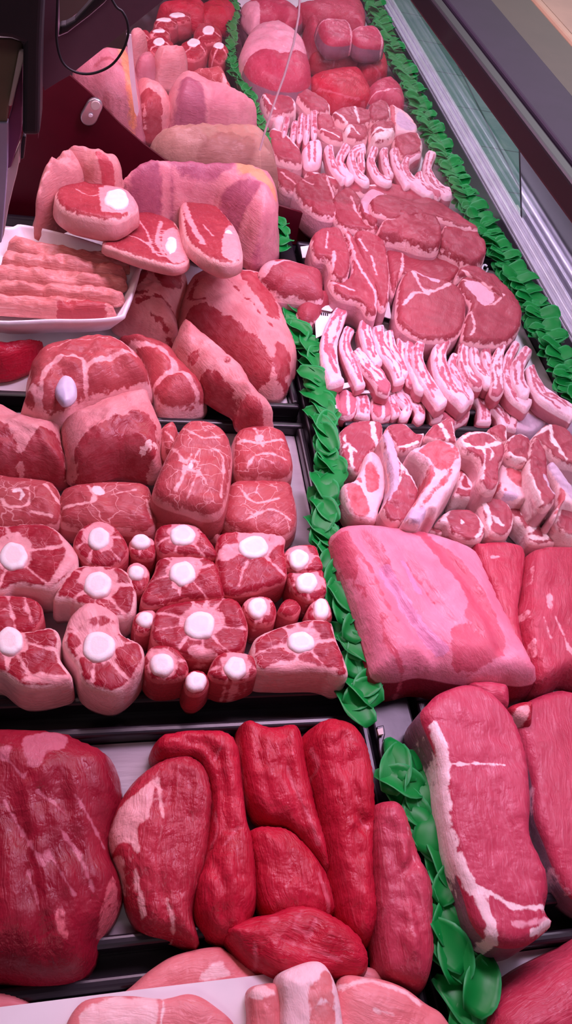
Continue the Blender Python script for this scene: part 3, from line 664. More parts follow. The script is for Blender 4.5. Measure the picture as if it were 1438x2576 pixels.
ox('oxtail slice in the second row, centre', [(354,1505),(386,1440),(402,1402),(460,1396),(532,1406),(556,1450),(560,1502),(470,1506),(380,1528)], [(460,1442,34,31)], .05)
ox('tiny oxtail slice left of the biggest slice', [(334,1562),(350,1536),(388,1532),(393,1560),(376,1590),(346,1592)], [(365,1557,22,20)], .044, rays=3)
ox('biggest oxtail slice, centre of the tray, broad lean petals round the bone', [(380,1582),(396,1530),(440,1514),(520,1504),(592,1504),(622,1560),(622,1604),(602,1642),(540,1657),(470,1652),(392,1622)], [(502,1572,40,36)], .052, rays=9, fatp=[[(470,1640),(500,1630),(545,1652),(500,1658)]])
ox('small oxtail slice above and right of the biggest slice', [(610,1522),(630,1500),(676,1500),(696,1530),(686,1566),(646,1572),(620,1552)], [(648,1528,26,26)], .045, rays=4)
ox('small boneless red oxtail tip between two small slices', [(700,1532),(720,1504),(748,1510),(758,1530),(740,1554),(710,1546)], [], .045, rays=0)
ox('small oxtail slice against the garland, right end of the third row', [(770,1542),(788,1510),(822,1505),(836,1556),(782,1562)], [(808,1530,20,27)], .045, rays=3)
ox('wide oxtail slice at the front right, pale fat wall below it', [(634,1622),(662,1590),(750,1560),(828,1560),(846,1602),(876,1700),(800,1692),(700,1692),(642,1682)], [(757,1615,36,27)], .056, 'oxfat', auxp=[], fatp=[[(662,1690),(720,1668),(800,1680),(860,1694),(800,1700)]])
ox('boneless oxtail end at the left edge, front row', [(-60,1505),(50,1496),(100,1515),(106,1560),(62,1592),(-60,1592)], [], .05, rays=0, extra=[([(20,1500),(40,1590)],5),([(60,1500),(80,1570)],4)])
ox('oxtail slice at the left edge, front row, thick pale fat below its face', [(-60,1595),(60,1586),(130,1576),(152,1602),(150,1650),(182,1702),(160,1722),(60,1732),(0,1692),(-60,1690)], [(24,1612,36,36)], .056, 'oxfat', fatp=[[(55,1722),(90,1700),(140,1706),(176,1700),(160,1722)]])
ox('lumpy oxtail slice in the front row with fat on its back and right side', [(164,1582),(182,1540),(230,1510),(292,1540),(306,1590),(356,1620),(362,1672),(330,1722),(280,1746),(212,1722),(190,1672),(158,1622)], [(248,1626,42,40)], .056, 'oxfat', fatp=[[(168,1575),(185,1540),(230,1514),(288,1542),(300,1580),(262,1556),(215,1570),(190,1590)],[(310,1735),(340,1690),(360,1660),(358,1685),(330,1724)]])
ox('oxtail slice in the front row, right of the lumpy slice', [(364,1652),(386,1622),(440,1626),(472,1666),(466,1702),(400,1712),(370,1692)], [(408,1670,31,29)], .055, rays=5)
ox('smallest upright oxtail slice at the front, pure bone face', [(463,1712),(480,1685),(515,1688),(527,1718),(502,1746),(472,1742)], [(493,1713,27,25)], .05, rays=0)
ox('oxtail slice in the front row, left of the wide fatty slice', [(524,1692),(546,1646),(590,1636),(640,1650),(646,1692),(602,1712),(550,1712)], [(592,1678,29,28)], .055, rays=6)

# ------------------------------------------------------------------ neck slices
G4 = 'neck slices behind the oxtail'
def neck(label, ol, H=.042, zb=F0, mat='neck', **k):
    kk = dict(e=.62, R=.022, lo=.8, hi=.86, rough=.05, bulge=.06); kk.update(k)
    return meat('neck_slice', label, 'lamb', ol, mat, zb, H, group=G4, **kk)
neck('large upright neck slice with a small bone hole, near the centre of the row', [(448,1080),(480,1055),(530,1058),(572,1090),(586,1140),(582,1190),(572,1250),(556,1290),(520,1302),(470,1286),(402,1262),(384,1232),(405,1172),(424,1130)], .062, zb=.016, seams=[([(430,1120),(462,1190),(440,1240)],7),([(480,1150),(470,1185),(500,1200),(520,1230)],4),([(520,1130),(560,1160),(555,1250)],4),([(460,1080),(500,1110),(550,1110)],5),([(450,1170),(500,1170)],4),([(500,1190),(470,1260)],3)], auxp=[[(474,1170),(482,1172),(482,1184),(473,1183)]], e=.7)
neck('small neck slice below the shank end, right of the large neck slice', [(590,1092),(610,1070),(660,1065),(712,1080),(727,1110),(740,1162),(726,1197),(670,1202),(602,1197),(586,1150)], .05, seams=[([(600,1110),(650,1120),(710,1110)],6),([(620,1180),(650,1150),(720,1160)],5),([(640,1080),(660,1130)],4)], patches=[[(642,1100),(660,1102),(656,1112),(644,1112)]])
neck('flat neck slice lying beside the tray edge, under the small one', [(558,1300),(576,1218),(620,1200),(720,1206),(742,1240),(750,1290),(742,1330),(700,1352),(600,1335)], .04, seams=[([(600,1230),(640,1270),(700,1260)],5),([(620,1310),(680,1290),(730,1310)],5)])
neck('wide neck slice with a red blood spot, behind the round oxtail slice', [(158,1225),(250,1205),(360,1210),(386,1250),(388,1325),(310,1334),(170,1320),(150,1292)], .046, seams=[([(222,1225),(235,1270),(160,1275)],7),([(370,1260),(380,1300)],5),([(280,1250),(340,1240)],2)], auxp=[[(232,1232),(250,1228),(262,1245),(240,1252)]])
neck('neck slice with a pale bone ring at the left edge', [(-60,1195),(60,1195),(130,1206),(152,1236),(157,1280),(142,1318),(60,1322),(-60,1315)], .046, seams=[([(15,1240),(70,1235),(68,1275),(20,1280),(5,1260)],5),([(110,1220),(150,1260)],7),([(80,1290),(130,1300)],4)], auxs=[([(34,1242),(50,1236),(60,1250),(52,1262)],5)])
neck('neck slice mostly hidden under the large upright neck slice', [(388,1285),(470,1280),(547,1300),(548,1352),(500,1342),(402,1332)], .036, seams=[([(440,1310),(500,1320)],4)])
neck('small neck offcut left of the large upright neck slice', [(404,1075),(440,1060),(452,1110),(430,1150),(406,1130)], .05, seams=[([(415,1090),(440,1120)],4)])
# ------------------------------------------------------------------ lamb shoulders and shanks
G5 = 'lamb pieces in the back left tray'
def lamb(kind, label, ol, mat, H, zb=F0, **k): return meat(kind, label, 'lamb', ol, mat, zb, H, group=G5, **{**dict(rough=.085), **k})
lamb('lamb_shoulder', 'lamb piece with a pale flap folded over its dark cut face', [(155,1062),(222,1020),(300,982),(372,970),(384,1000),(398,1040),(412,1085),(405,1132),(392,1190),(302,1180),(232,1202),(180,1192),(160,1130)], 'lambfat', .065, zb=.012, patches=[[(190,1120),(240,1080),(330,1050),(385,1050),(395,1120),(330,1150),(270,1150),(215,1185)]], seams=[([(300,1080),(340,1130)],6)], auxs=[([(360,1120),(395,1100)],12)], groove=.002, rough=.07)
lamb('lamb_shoulder', 'lamb piece at the left edge below the piece with the round bone', [(-70,1012),(0,1010),(60,1040),(112,1062),(152,1060),(162,1130),(166,1202),(100,1204),(-70,1196)], 'lambfat', .06, patches=[[(60,1130),(100,1090),(150,1090),(160,1190),(60,1190)],[(-70,1100),(20,1080),(40,1190),(-70,1190)]], groove=.002)
lamb('lamb_shoulder', 'lamb piece with a lilac round bone end on its face', [(62,1005),(72,960),(76,900),(120,850),(190,834),(272,830),(312,850),(352,890),(372,922),(372,962),(302,985),(212,1015),(150,1057),(100,1056),(60,1030)], 'lamb', .075, zb=.014,
 seams=[([(100,1000),(120,930),(200,905),(215,960),(205,1010)],9),([(290,850),(340,890),(300,900),(215,925)],10),([(120,880),(200,855),(270,858)],3),([(150,1050),(200,990),(300,970),(360,945)],8),([(75,960),(95,1000),(85,1040)],14)], parts=[('joint_bone', ell(166, 975, 27, 35), 'joint', .80, .012, dict(e=.5, R=.012, lo=.8, hi=.8))], groove=.002, e=.5, hi=.85)
lamb('lamb_shoulder', 'lamb piece with a V-shaped fat seam, left of the long shank leg', [(292,845),(352,842),(420,870),(472,930),(514,992),(502,1034),(412,1042),(384,1002),(362,930),(332,880)], 'lamb', .055, seams=[([(330,850),(400,880),(440,930),(380,955)],13),([(380,955),(450,940),(500,985)],10),([(390,1000),(470,1000)],4)], groove=.002)
lamb('lamb_offcut', 'bright red lamb end in the shadow at the left edge', [(-70,885),(60,868),(112,860),(80,900),(10,940),(-70,932)], 'beef', .05)
lamb('lamb_shoulder', 'lamb piece with radiating pale membrane, right of the foam pack', [(300,770),(330,692),(400,670),(466,680),(474,720),(447,800),(442,858),(352,836),(292,806)], 'lambfat', .06, patches=[[(340,690),(370,680),(360,710),(335,720)],[(390,680),(450,680),(452,710),(410,725)],[(300,800),(350,790),(442,846),(350,836)]], seams=[([(345,760),(400,755),(440,775)],5),([(380,780),(440,810)],4),([(340,740),(370,745)],8)], groove=.002, grain=[(320,720),(440,800)])
lamb('lamb_shoulder', 'broad lamb shoulder blade with pale membrane bands, beside the garland', [(466,705),(488,676),(530,664),(602,668),(660,680),(692,715),(722,800),(748,882),(738,930),(702,988),(652,978),(602,935),(542,882),(482,832),(452,790)], 'lambfat', .065, patches=[[(470,780),(500,760),(560,790),(640,850),(690,910),(660,925),(600,890),(530,840)],[(600,690),(655,690),(690,740),(705,790),(680,800),(660,770)],[(700,860),(735,880),(725,925),(690,915)],[(560,880),(610,900),(650,950),(620,945)]], seams=[([(500,690),(480,730),(510,750)],9),([(560,700),(620,760),(690,830)],3)], groove=.002, rough=.06, grain=[(500,700),(700,940)])
lamb('lamb_shank', 'long lamb shank leg with a raw red joint end reaching over the tray lip', [(440,862),(458,802),(502,832),(562,892),(612,942),(642,1000),(678,1042),(682,1072),(642,1084),(604,1064),(592,1030),(552,1002),(502,962),(464,905)], 'lambfat', .055, zb=.024, patches=[[(500,930),(540,930),(600,985),(610,1020),(560,990),(510,955)],[(590,1020),(620,990),(650,1015),(680,1050),(678,1072),(640,1082),(605,1062)],[(478,880),(496,878),(500,892),(485,896)],[(560,905),(575,912),(570,922)]], groove=.001, grain=[(460,830),(650,1070)])
lamb('lamb_joint', 'large lamb leg with purple membrane and an orange tinged corner', [(296,445),(350,405),(440,403),(522,410),(590,415),(642,435),(690,465),(704,502),(702,560),(692,612),(650,640),(628,628),(602,585),(562,522),(522,490),(450,482),(352,478),(302,462)], 'purple', .115, zb=.03, hi=.86,
 patches=[[(420,408),(500,412),(580,420),(588,436),(520,436),(450,425)],[(330,425),(385,412),(410,440),(395,470),(350,460)],[(520,470),(560,455),(640,470),(650,490),(600,500),(540,492)],[(640,545),(670,535),(690,560),(660,580)],[(545,500),(600,520),(640,600),(600,600),(560,560)]], seams=[([(430,425),(470,470),(520,460)],4)], auxp=[[(590,420),(640,440),(690,470),(695,490),(650,470),(600,445)]], groove=.002, rough=.04, grain=[(420,420),(660,600)])
lamb('lamb_shank', 'small pale shank at the very back by the dark red panel', [(163,386),(190,384),(240,390),(292,410),(308,440),(292,466),(240,462),(200,432),(166,415)], 'skin', .055, zb=.105, patches=[[(240,392),(285,408),(295,425),(262,415)]])
lamb('lamb_shank', 'pale shank lying in the shadow at the far left of the pile', [(94,502),(110,450),(150,420),(192,420),(218,462),(192,500),(150,530),(118,565),(90,568)], 'skin', .10, zb=.055)
def shank(label, ol, bn, H, zb=F0, **k):
    bx, by, rx, ry = bn
    kk = dict(e=.8, R=.012, lo=.88, hi=.92, rough=.04, slab=True); kk.update(k)
    return lamb('lamb_shank', label, ol, 'shank', H, zb, parts=[('bone', ell(bx, by, rx, ry, 14, .12), 'bone', 1.0, .011, dict(e=.4, R=.01, lo=.6, hi=.6))], **kk)
shank('cut shank facing up with its bone on the right, behind the foam pack', [(137,492),(160,462),(220,455),(262,465),(322,480),(348,516),(330,537),(290,557),(222,547),(160,527)], (292,503,32,26), .040, zb=.086, seams=[([(255,480),(262,540)],12),([(190,480),(220,500),(250,495)],3)], patches=[[(262,475),(330,485),(346,516),(325,535),(280,545),(262,520)]], tilt=(0,-.25))
shank('cut shank with fan-shaped grain, in the middle of the shank pile', [(258,612),(282,576),(332,530),(372,510),(412,530),(442,560),(462,602),(476,652),(440,670),(360,652),(290,627)], (430,620,17,24), .020, zb=.082, seams=[([(300,590),(360,610),(400,650)],4),([(340,545),(370,590),(385,640)],3),([(405,560),(395,610),(415,650)],8)], patches=[[(412,590),(440,575),(465,610),(474,650),(440,666),(420,650),(405,620)]], tilt=(0,-.3))
shank('cut shank with a thick pale skin collar, against the large lamb leg', [(455,502),(470,488),(512,495),(552,522),(592,572),(608,622),(606,656),(562,666),(502,637),(465,592)], (576,615,15,38), .028, zb=.088, seams=[([(460,505),(478,560),(510,620)],13),([(510,570),(535,600)],3)], patches=[[(568,580),(590,575),(606,625),(602,654),(575,660),(556,640)]], tilt=(0,-.3))
# foam tray of neck strips
ft = empty('foam_tray', P(170, 690, .06), 'white foam tray of lamb strips at the left edge', 'tray', None)
rim = [(-90,590),(25,572),(62,566),(205,600),(342,652),(350,684),(320,776),(292,800),(150,806),(-90,790)]
rimz = .085; r3 = np.array([P(*p, rimz) for p in spline(rim, True, 6)]); c3 = r3.mean(0)
def inset(k, z): q = c3+(r3-c3)*k; q = q.copy(); q[:, 2] = z; return q
rings = [inset(1.0, rimz), inset(1.01, rimz-.004), inset(.80, .050), inset(.78, .052), inset(.955, rimz-.002), inset(.985, rimz+.001)]
rings = [rings[3], rings[2], rings[1], rings[0], rings[5], rings[4], inset(.82, .056)]
v = np.vstack(rings); n = len(r3); f = []
for a in range(len(rings)-1):
    for i in range(n): f.append((a*n+i, a*n+(i+1) % n, (a+1)*n+(i+1) % n, (a+1)*n+i))
f.append(tuple(range((len(rings)-1)*n, len(rings)*n))); f.append(tuple(range(n))[::-1])
o = link_mesh('tray_shell', v-np.array(ft.location), f, M['foam'], ft, (0, 0, 0))
def strip(label, cl, hw, zb, H=.022, **k):
    return meat('lamb_strip', label, 'lamb', ribbon(cl, hw), 'strip', zb, H, group='lamb strips in the white foam tray', grain=[cl[0], cl[-1]], rough=.22, e=.4, **k)
strip('lamb strip furthest back in the white foam tray', [(28,600),(60,618),(180,648),(300,664),(328,668)], [14,20,20,18,12], .063)
strip('second lamb strip from the back of the foam tray', [(8,642),(60,655),(160,672),(310,692)], [16,18,20,14], .066, .024)
strip('middle lamb strip in the foam tray', [(-60,678),(40,692),(160,706),(312,716)], [18,20,20,16], .063)
strip('fourth lamb strip from the back of the foam tray', [(-60,722),(60,730),(200,742),(308,750)], [16,18,16,12], .066, .024)
strip('ragged lamb strip at the front edge of the foam tray', [(-60,760),(50,766),(160,774),(285,784)], [18,20,22,12], .066, .020, auxp=[[(150,765),(250,760),(255,785),(160,790)]])
# ------------------------------------------------------------------ beef slabs, front right
G6 = 'thick beef slabs on the right'
def slabp(label, ol, mat, H, zb=F0, **k):
    kk = dict(e=.88, R=.009, lo=.92, hi=.94, rough=.02, bulge=.03, tuck=.02); kk.update(k)
    return meat('beef_slab', label, 'beef', ol, mat, zb, H, group=G6, **kk)
slabp('thick beef slab with a white fat edge along its left side', [(1062,1800),(1080,1765),(1112,1738),(1180,1718),(1235,1740),(1285,1790),(1322,1880),(1336,2000),(1334,2090),(1352,2140),(1372,2182),(1381,2240),(1372,2290),(1392,2318),(1372,2345),(1322,2378),(1250,2378),(1196,2330),(1166,2240),(1135,2135),(1112,2000),(1100,1900)], 'rump', .072,
 seams=[([(1280,2330),(1330,2328),(1385,2318)],10)], auxs=[([(1084,1830),(1104,1880),(1112,1930),(1114,2010),(1136,2130),(1172,2220),(1214,2300),(1236,2370)],20),([(1186,2232),(1240,2262),(1290,2288),(1384,2284)],7),([(1120,1930),(1200,1928),(1262,1932)],2),([(1330,2352),(1380,2326)],14)], groove=.0, grain=[(1180,1740),(1280,2330)])
slabp('second thick beef slab, cut off by the right edge of the frame', [(1290,1795),(1335,1760),(1400,1736),(1440,1740),(1540,1765),(1590,2000),(1590,2320),(1520,2310),(1440,2258),(1402,2200),(1372,2120),(1346,2050),(1340,1960),(1312,1860)], 'rump', .04, seams=[([(1340,1980),(1338,2040)],5),([(1390,2180),(1436,2250)],4)], grain=[(1400,1750),(1460,2240)])
meat('beef_trim', 'small beef end with a fatty curved edge, behind the fat-edged slab', 'beef', [(1168,1738),(1190,1716),(1262,1724),(1274,1762),(1262,1800),(1210,1785)], 'rump', .012, .05, seams=[([(1180,1752),(1230,1768),(1268,1778)],7)], e=.6)
meat('beef_trim', 'red fatty beef scrap in the gap between the two thick slabs', 'beef', [(1264,1790),(1300,1768),(1334,1772),(1330,1812),(1318,1850),(1290,1850),(1268,1822)], 'beeffat', F0, .05, patches=[[(1290,1790),(1326,1780),(1318,1820),(1296,1812)]], e=.5)
meat('beef_joint', 'smooth pink beef joint in the bottom right corner', 'beef', [(1212,2560),(1240,2512),(1285,2470),(1342,2430),(1440,2382),(1560,2340),(1600,2700),(1230,2700)], 'pink', F0, .06, e=.4, rough=.02)
meat('beef_joint', 'big brisket joint under pale pink fat with long lean streaks', 'beef', [(838,1335),(856,1315),(905,1308),(962,1312),(1062,1325),(1132,1345),(1188,1368),(1216,1400),(1242,1458),(1272,1525),(1312,1605),(1342,1665),(1357,1700),(1322,1712),(1270,1708),(1225,1712),(1150,1706),(1062,1690),(1000,1702),(946,1696),(932,1650),(916,1590),(892,1520),(872,1455),(848,1390)], 'brisket', F0, .074,
 patches=[[(840,1345),(872,1340),(890,1380),(898,1430),(892,1462),(880,1450),(852,1392)],[(1005,1318),(1060,1325),(1100,1368),(1165,1430),(1215,1500),(1256,1580),(1268,1640),(1240,1655),(1200,1590),(1160,1560),(1170,1520),(1135,1460),(1085,1400),(1035,1345)],[(1130,1590),(1200,1585),(1240,1660),(1150,1680)],[(950,1370),(962,1395),(978,1440),(966,1430)]],
 seams=[([(880,1360),(912,1410),(935,1450),(960,1510),(995,1570)],7),([(958,1550),(968,1610),(1000,1660),(1026,1682)],10),([(915,1480),(920,1500)],5),([(1020,1420),(1060,1480),(1090,1520)],5),([(892,1560),(915,1590),(920,1610)],5)], auxs=[([(965,1440),(1010,1520),(1060,1590),(1110,1640)],26),([(1010,1420),(1050,1500)],14)], groove=.001, e=.62, R=.035, lo=.75, hi=.86, rough=.03, grain=[(900,1330),(1150,1680)], cuts=[([(905,1345),(945,1420),(985,1500),(1040,1590),(1110,1670)],.006,.008),([(1010,1400),(1080,1510),(1130,1580)],.005,.005),([(1070,1345),(1150,1440),(1215,1540),(1262,1640)],.007,.006),([(885,1450),(920,1560),(975,1670)],.005,.006),([(1150,1380),(1230,1480),(1300,1620)],.010,.004)])
G7 = 'sliced beef beside the brisket'
def slc(label, ol, H=.03, zb=F0, **k): return meat('beef_slice', label, 'beef', ol, 'pink', zb, H, group=G7, **dict(dict(e=.7, R=.014, lo=.85, hi=.9, rough=.03), **k))
slc('smooth beef slice directly behind the brisket joint', [(1190,1372),(1215,1362),(1252,1358),(1310,1368),(1326,1402),(1318,1470),(1308,1540),(1322,1640),(1316,1680),(1286,1640),(1230,1480)], .045, seams=[([(1232,1408),(1250,1404)],3)])
slc('beef slice with white fat nicks at the right edge of the frame', [(1330,1402),(1348,1376),(1440,1370),(1560,1390),(1580,1720),(1440,1692),(1412,1702),(1372,1722),(1345,1692),(1316,1560),(1322,1480)], .055, zb=F0, patches=[[(1368,1506),(1382,1504),(1380,1540),(1372,1535)],[(1312,1545),(1322,1530),(1330,1556)],[(1334,1626),(1342,1610),(1346,1650),(1336,1645)],[(1416,1630),(1434,1645),(1440,1665)],[(1330,1440),(1338,1428),(1336,1462),(1328,1470)]], seams=[([(1390,1560),(1410,1600),(1420,1640)],3),([(1360,1560),(1380,1610)],2)], grain=[(1400,1380),(1380,1700)])

# ------------------------------------------------------------------ loin chops
G8 = 'loin chops behind the brisket'
def q(x, y): return (820+x*.4298, 1040+y*.4296)
def Q(*l): return [q(l[i], l[i+1]) for i in range(0, len(l), 2)]
def chop(label, ol, mat='chop', H=.022, zb=F0, **k): return meat('loin_chop', label, 'lamb', ol, mat, zb, H, group=G8, **dict(dict(e=.82, R=.005, lo=.9, hi=.92, rough=.06, bulge=.04), **k))
chop('loin chop with a broad flat lean face, top left of the loin chops', Q(78,110,160,52,240,44,322,65,332,130,312,200,262,232,222,292,182,355,110,300,76,200), H=.042, seams=[(Q(100,210,130,200,150,330),8),(Q(268,70,272,140,300,210),12),(Q(105,140,110,190,170,240),4)])
chop('loin chop with two oval lean eyes beside the garland', Q(96,420,160,395,200,330,232,240,282,228,330,280,352,380,342,470,312,550,292,632,222,622,150,592,104,505), 'chopfat', H=.042, zb=.012, patches=[Q(112,430,160,420,210,470,248,560,232,608,170,600,125,520), Q(225,330,260,300,300,370,305,440,262,472,230,450), Q(180,380,205,400,200,420,170,390)])
chop('loin chop standing on edge with a long lilac bone strip', Q(325,135,360,95,402,180,432,282,472,342,520,420,540,470,520,562,462,642,380,645,320,572,350,500,372,400,345,250), 'chop', H=.058, zb=.014, auxp=[Q(330,130,360,100,392,190,412,300,414,420,385,490,362,530,352,500,374,400,352,260)], seams=[(Q(420,280,460,350,530,450),12),(Q(415,420,430,370,440,300),6)], patches=[Q(425,270,460,330,538,460,520,455,450,370)])
chop('loin chop with a small round lean at the top of the heap', Q(345,95,400,66,462,68,522,120,575,126,545,190,482,222,432,232,398,190), H=.046, seams=[(Q(455,70,520,110,575,140),13),(Q(400,210,470,205,530,180),7)])
chop('small square-ended chop tip rising behind the big tailed chop', Q(615,75,650,60,728,38,760,185,690,180,640,172,575,140), H=.052, seams=[(Q(650,62,690,120,700,175),9),(Q(728,45,748,120,755,180),9)])
chop('large loin chop with a round red eye and a long curving fat tail', Q(480,230,560,182,650,165,740,186,785,250,787,340,752,420,690,512,640,597,606,582,582,602,540,662,458,642,470,590,540,480,582,400,582,330,530,270), 'chopfat', H=.066, zb=.024, patches=[Q(535,240,600,180,670,178,725,220,740,280,720,320,660,350,605,320,570,280), Q(700,365,732,345,700,410,640,470,560,560,530,600,555,540,630,450), Q(590,350,612,330,622,390,560,470,500,555,540,480), Q(740,200,757,230,758,290,742,270)], auxp=[Q(465,630,490,580,560,560,575,600,540,655)])
chop('loin chop with a dark red round eye, right behind the brisket', Q(640,645,690,582,760,560,842,570,902,622,932,682,902,742,820,745,740,712,690,655), H=.044, zb=.010, seams=[(Q(690,605,720,570,780,556,850,572,895,630,905,690,870,735),8)], patches=[Q(660,640,690,590,700,650,720,700,690,670), Q(778,640,790,640,792,658,780,664)])
chop('loin chop with an oval lean and white fat bar beside the dark round eye', Q(890,512,962,490,1050,520,1092,592,1090,672,1042,722,962,712,930,652,902,582), H=.044, zb=.012, seams=[(Q(900,520,930,580,945,640,935,690),12),(Q(965,620,1020,665),9),(Q(1060,540,1090,600,1085,660),6)])
chop('upright loin chop with a pale fat arch across it, centre of the heap', Q(768,152,820,115,902,108,1002,160,1040,200,1040,262,1010,332,1000,442,930,462,890,400,902,330,862,260,800,222), H=.066, zb=.016, seams=[(Q(775,170,800,200,900,215,1000,190,1030,170),11),(Q(795,165,830,140,900,130,985,165),6),(Q(910,230,915,300,905,400),6),(Q(930,190,960,260,940,300),4)])
chop('lean chop piece with a pointed top behind the fat-arched chop', Q(938,102,1012,70,1055,110,1050,182,990,160), H=.07, seams=[(Q(1050,110,1052,180),8)])
chop('lilac silverskin tail curving under the fat-arched chop', Q(785,235,860,258,902,340,892,415,838,382,808,320), 'chop', H=.034, zb=.012, auxp=[Q(792,245,850,262,892,340,885,400,840,375,815,320)], seams=[])
chop('flat chop piece with a forked fat seam in the middle of the heap', Q(778,312,832,380,902,452,960,500,1060,540,1040,560,960,500,880,522,800,502,738,492,760,422), H=.040, zb=.010, seams=[(Q(800,370,770,440,840,455,815,380),5),(Q(750,490,800,510,880,500),10),(Q(860,430,900,470),6)])
chop('loin chop with a greyish lean face, upper right of the heap', Q(1045,170,1110,130,1190,160,1185,240,1172,302,1110,292,1052,262), H=.062, zb=.012, seams=[(Q(1050,175,1100,145,1190,160),7),(Q(1055,250,1110,285,1160,290),8)])
chop('bloody bone-ended chop piece with two small dark holes', Q(1025,285,1090,290,1170,300,1190,400,1185,500,1120,510,1040,490,1000,430), 'chopfat', H=.046, zb=.012, patches=[Q(1060,330,1140,370,1160,440,1100,430,1050,380), Q(1000,415,1014,415,1012,450,1000,450), Q(1036,450,1048,452,1046,468,1034,466)], auxp=[Q(1040,470,1110,490,1100,505,1040,500)])
chop('long lean chop strap hanging down the right of the heap', Q(1188,200,1232,150,1282,230,1292,330,1312,442,1342,502,1292,562,1240,545,1200,442,1170,332), 'chop', H=.060, zb=.018, seams=[(Q(1195,170,1175,260,1180,370),6),(Q(1170,340,1210,450,1245,540),10)], auxs=[(Q(1260,380,1300,450,1320,490),6)])
chop('big lean chop at the right edge of the frame, top of the heap', Q(1200,145,1290,72,1382,90,1440,150,1500,310,1380,302,1310,242,1258,192), H=.068, seams=[(Q(1290,75,1320,180,1390,290),7),(Q(1210,140,1290,110),8)])
chop('lilac rib tail with a white bone edge at the right edge of the frame', Q(1285,320,1330,298,1440,450,1500,560,1440,560,1380,545,1342,622,1318,602,1352,522,1340,422), 'chopfat', H=.058, zb=.014, auxp=[Q(1290,310,1325,300,1420,420,1470,520,1420,510,1350,420)], patches=[Q(1360,450,1385,480,1380,520,1350,580,1330,600,1355,530)])
chop('loin chop eye at the right edge of the frame, just above the beef slice', Q(1330,642,1380,532,1440,528,1530,560,1550,780,1440,742,1390,712), H=.048, zb=.012, seams=[(Q(1345,690,1400,725,1480,745),12),(Q(1335,640,1375,545,1440,530),6)])
chop('lower chop flank with a white fat corner, right of the oval lean chop', Q(1060,532,1140,500,1240,580,1252,660,1300,722,1340,765,1200,766,1160,692,1100,622), H=.036, seams=[(Q(1180,700,1240,650,1290,700,1260,745,1190,730),12),(Q(1110,620,1160,700),8),(Q(1060,540,1150,510,1140,600),5)])
chop('small chop scrap between the lower chop flank and the edge chop eye', Q(1245,585,1330,560,1345,690,1285,660), H=.034, seams=[(Q(1250,600,1275,680),6)])
chop('loin chop fragments lying under the two-eyed chop', Q(240,235,290,225,340,300,350,420,330,500,300,420,260,300), 'chopfat', H=.036, patches=[Q(285,250,330,310,345,400,320,380)])
chop('dark lean strip at the foot of the heap, over the brisket edge', Q(340,560,440,590,560,650,680,690,660,720,540,680,420,650,320,620), H=.034, zb=.006)

# ------------------------------------------------------------------ near rib chops
G9 = 'near rib chops standing in a row'
ordn = ['first', 'second', 'third', 'fourth', 'fifth', 'sixth', 'seventh', 'eighth', 'ninth', 'tenth', 'eleventh', 'twelfth', 'thirteenth', 'fourteenth', 'fifteenth', 'sixteenth', 'seventeenth', 'eighteenth']
def stripes(cl, hw, kind):
    c = spline(cl, False, 5); t = np.gradient(c, axis=0); t /= np.linalg.norm(t, axis=1)[:, None]+1e-9; nrm = np.stack([-t[:, 1], t[:, 0]], 1)
    h = np.interp(np.linspace(0, 1, len(c)), np.linspace(0, 1, len(hw)), hw) if hasattr(hw, '__len__') else np.full(len(c), hw)
    ww = float(np.mean(h)); n = len(c)
    def off(k, a, b): 
        i0, i1 = int(a*(n-1)), max(int(b*(n-1)), int(a*(n-1))+2)
        ph = random.uniform(0, 6)
        return [tuple(c[i]+nrm[i]*h[i]*(k+.12*math.sin(i*.9+ph))) for i in range(i0, min(i1+1, n))]
    s = []
    s.append((off(random.uniform(-.55, -.40), random.uniform(.0, .12), random.uniform(.75, .98)), ww*random.uniform(.26, .42)))
    s.append((off(random.uniform(.30, .50), random.uniform(.0, .2), random.uniform(.6, .98)), ww*random.uniform(.24, .40)))
    if random.random() < .7:
        a = random.uniform(.05, .3); s.append((off(random.uniform(-.1, .12), a, a+random.uniform(.12, .2)), ww*random.uniform(.35, .55)))
    if random.random() < .8:
        a = random.uniform(.45, .6); s.append((off(random.uniform(-.1, .12), a, a+random.uniform(.25, .38)), ww*random.uniform(.3, .5)))
    return s
def rib(label, cl, hw, zb, H, mat='rib', tilt=(0, 0), G=G9, **k):
    kk = dict(e=.78, R=.005, lo=.88, hi=.9, rough=.07, bulge=.03, groove=.0004, res=None); kk.update(k)
    return meat('rib_chop', label, 'lamb', ribbon(cl, hw), mat, zb, H, group=G, seams=stripes(cl, hw, mat), grain=[cl[0], cl[-1]], tilt=tilt, **kk)
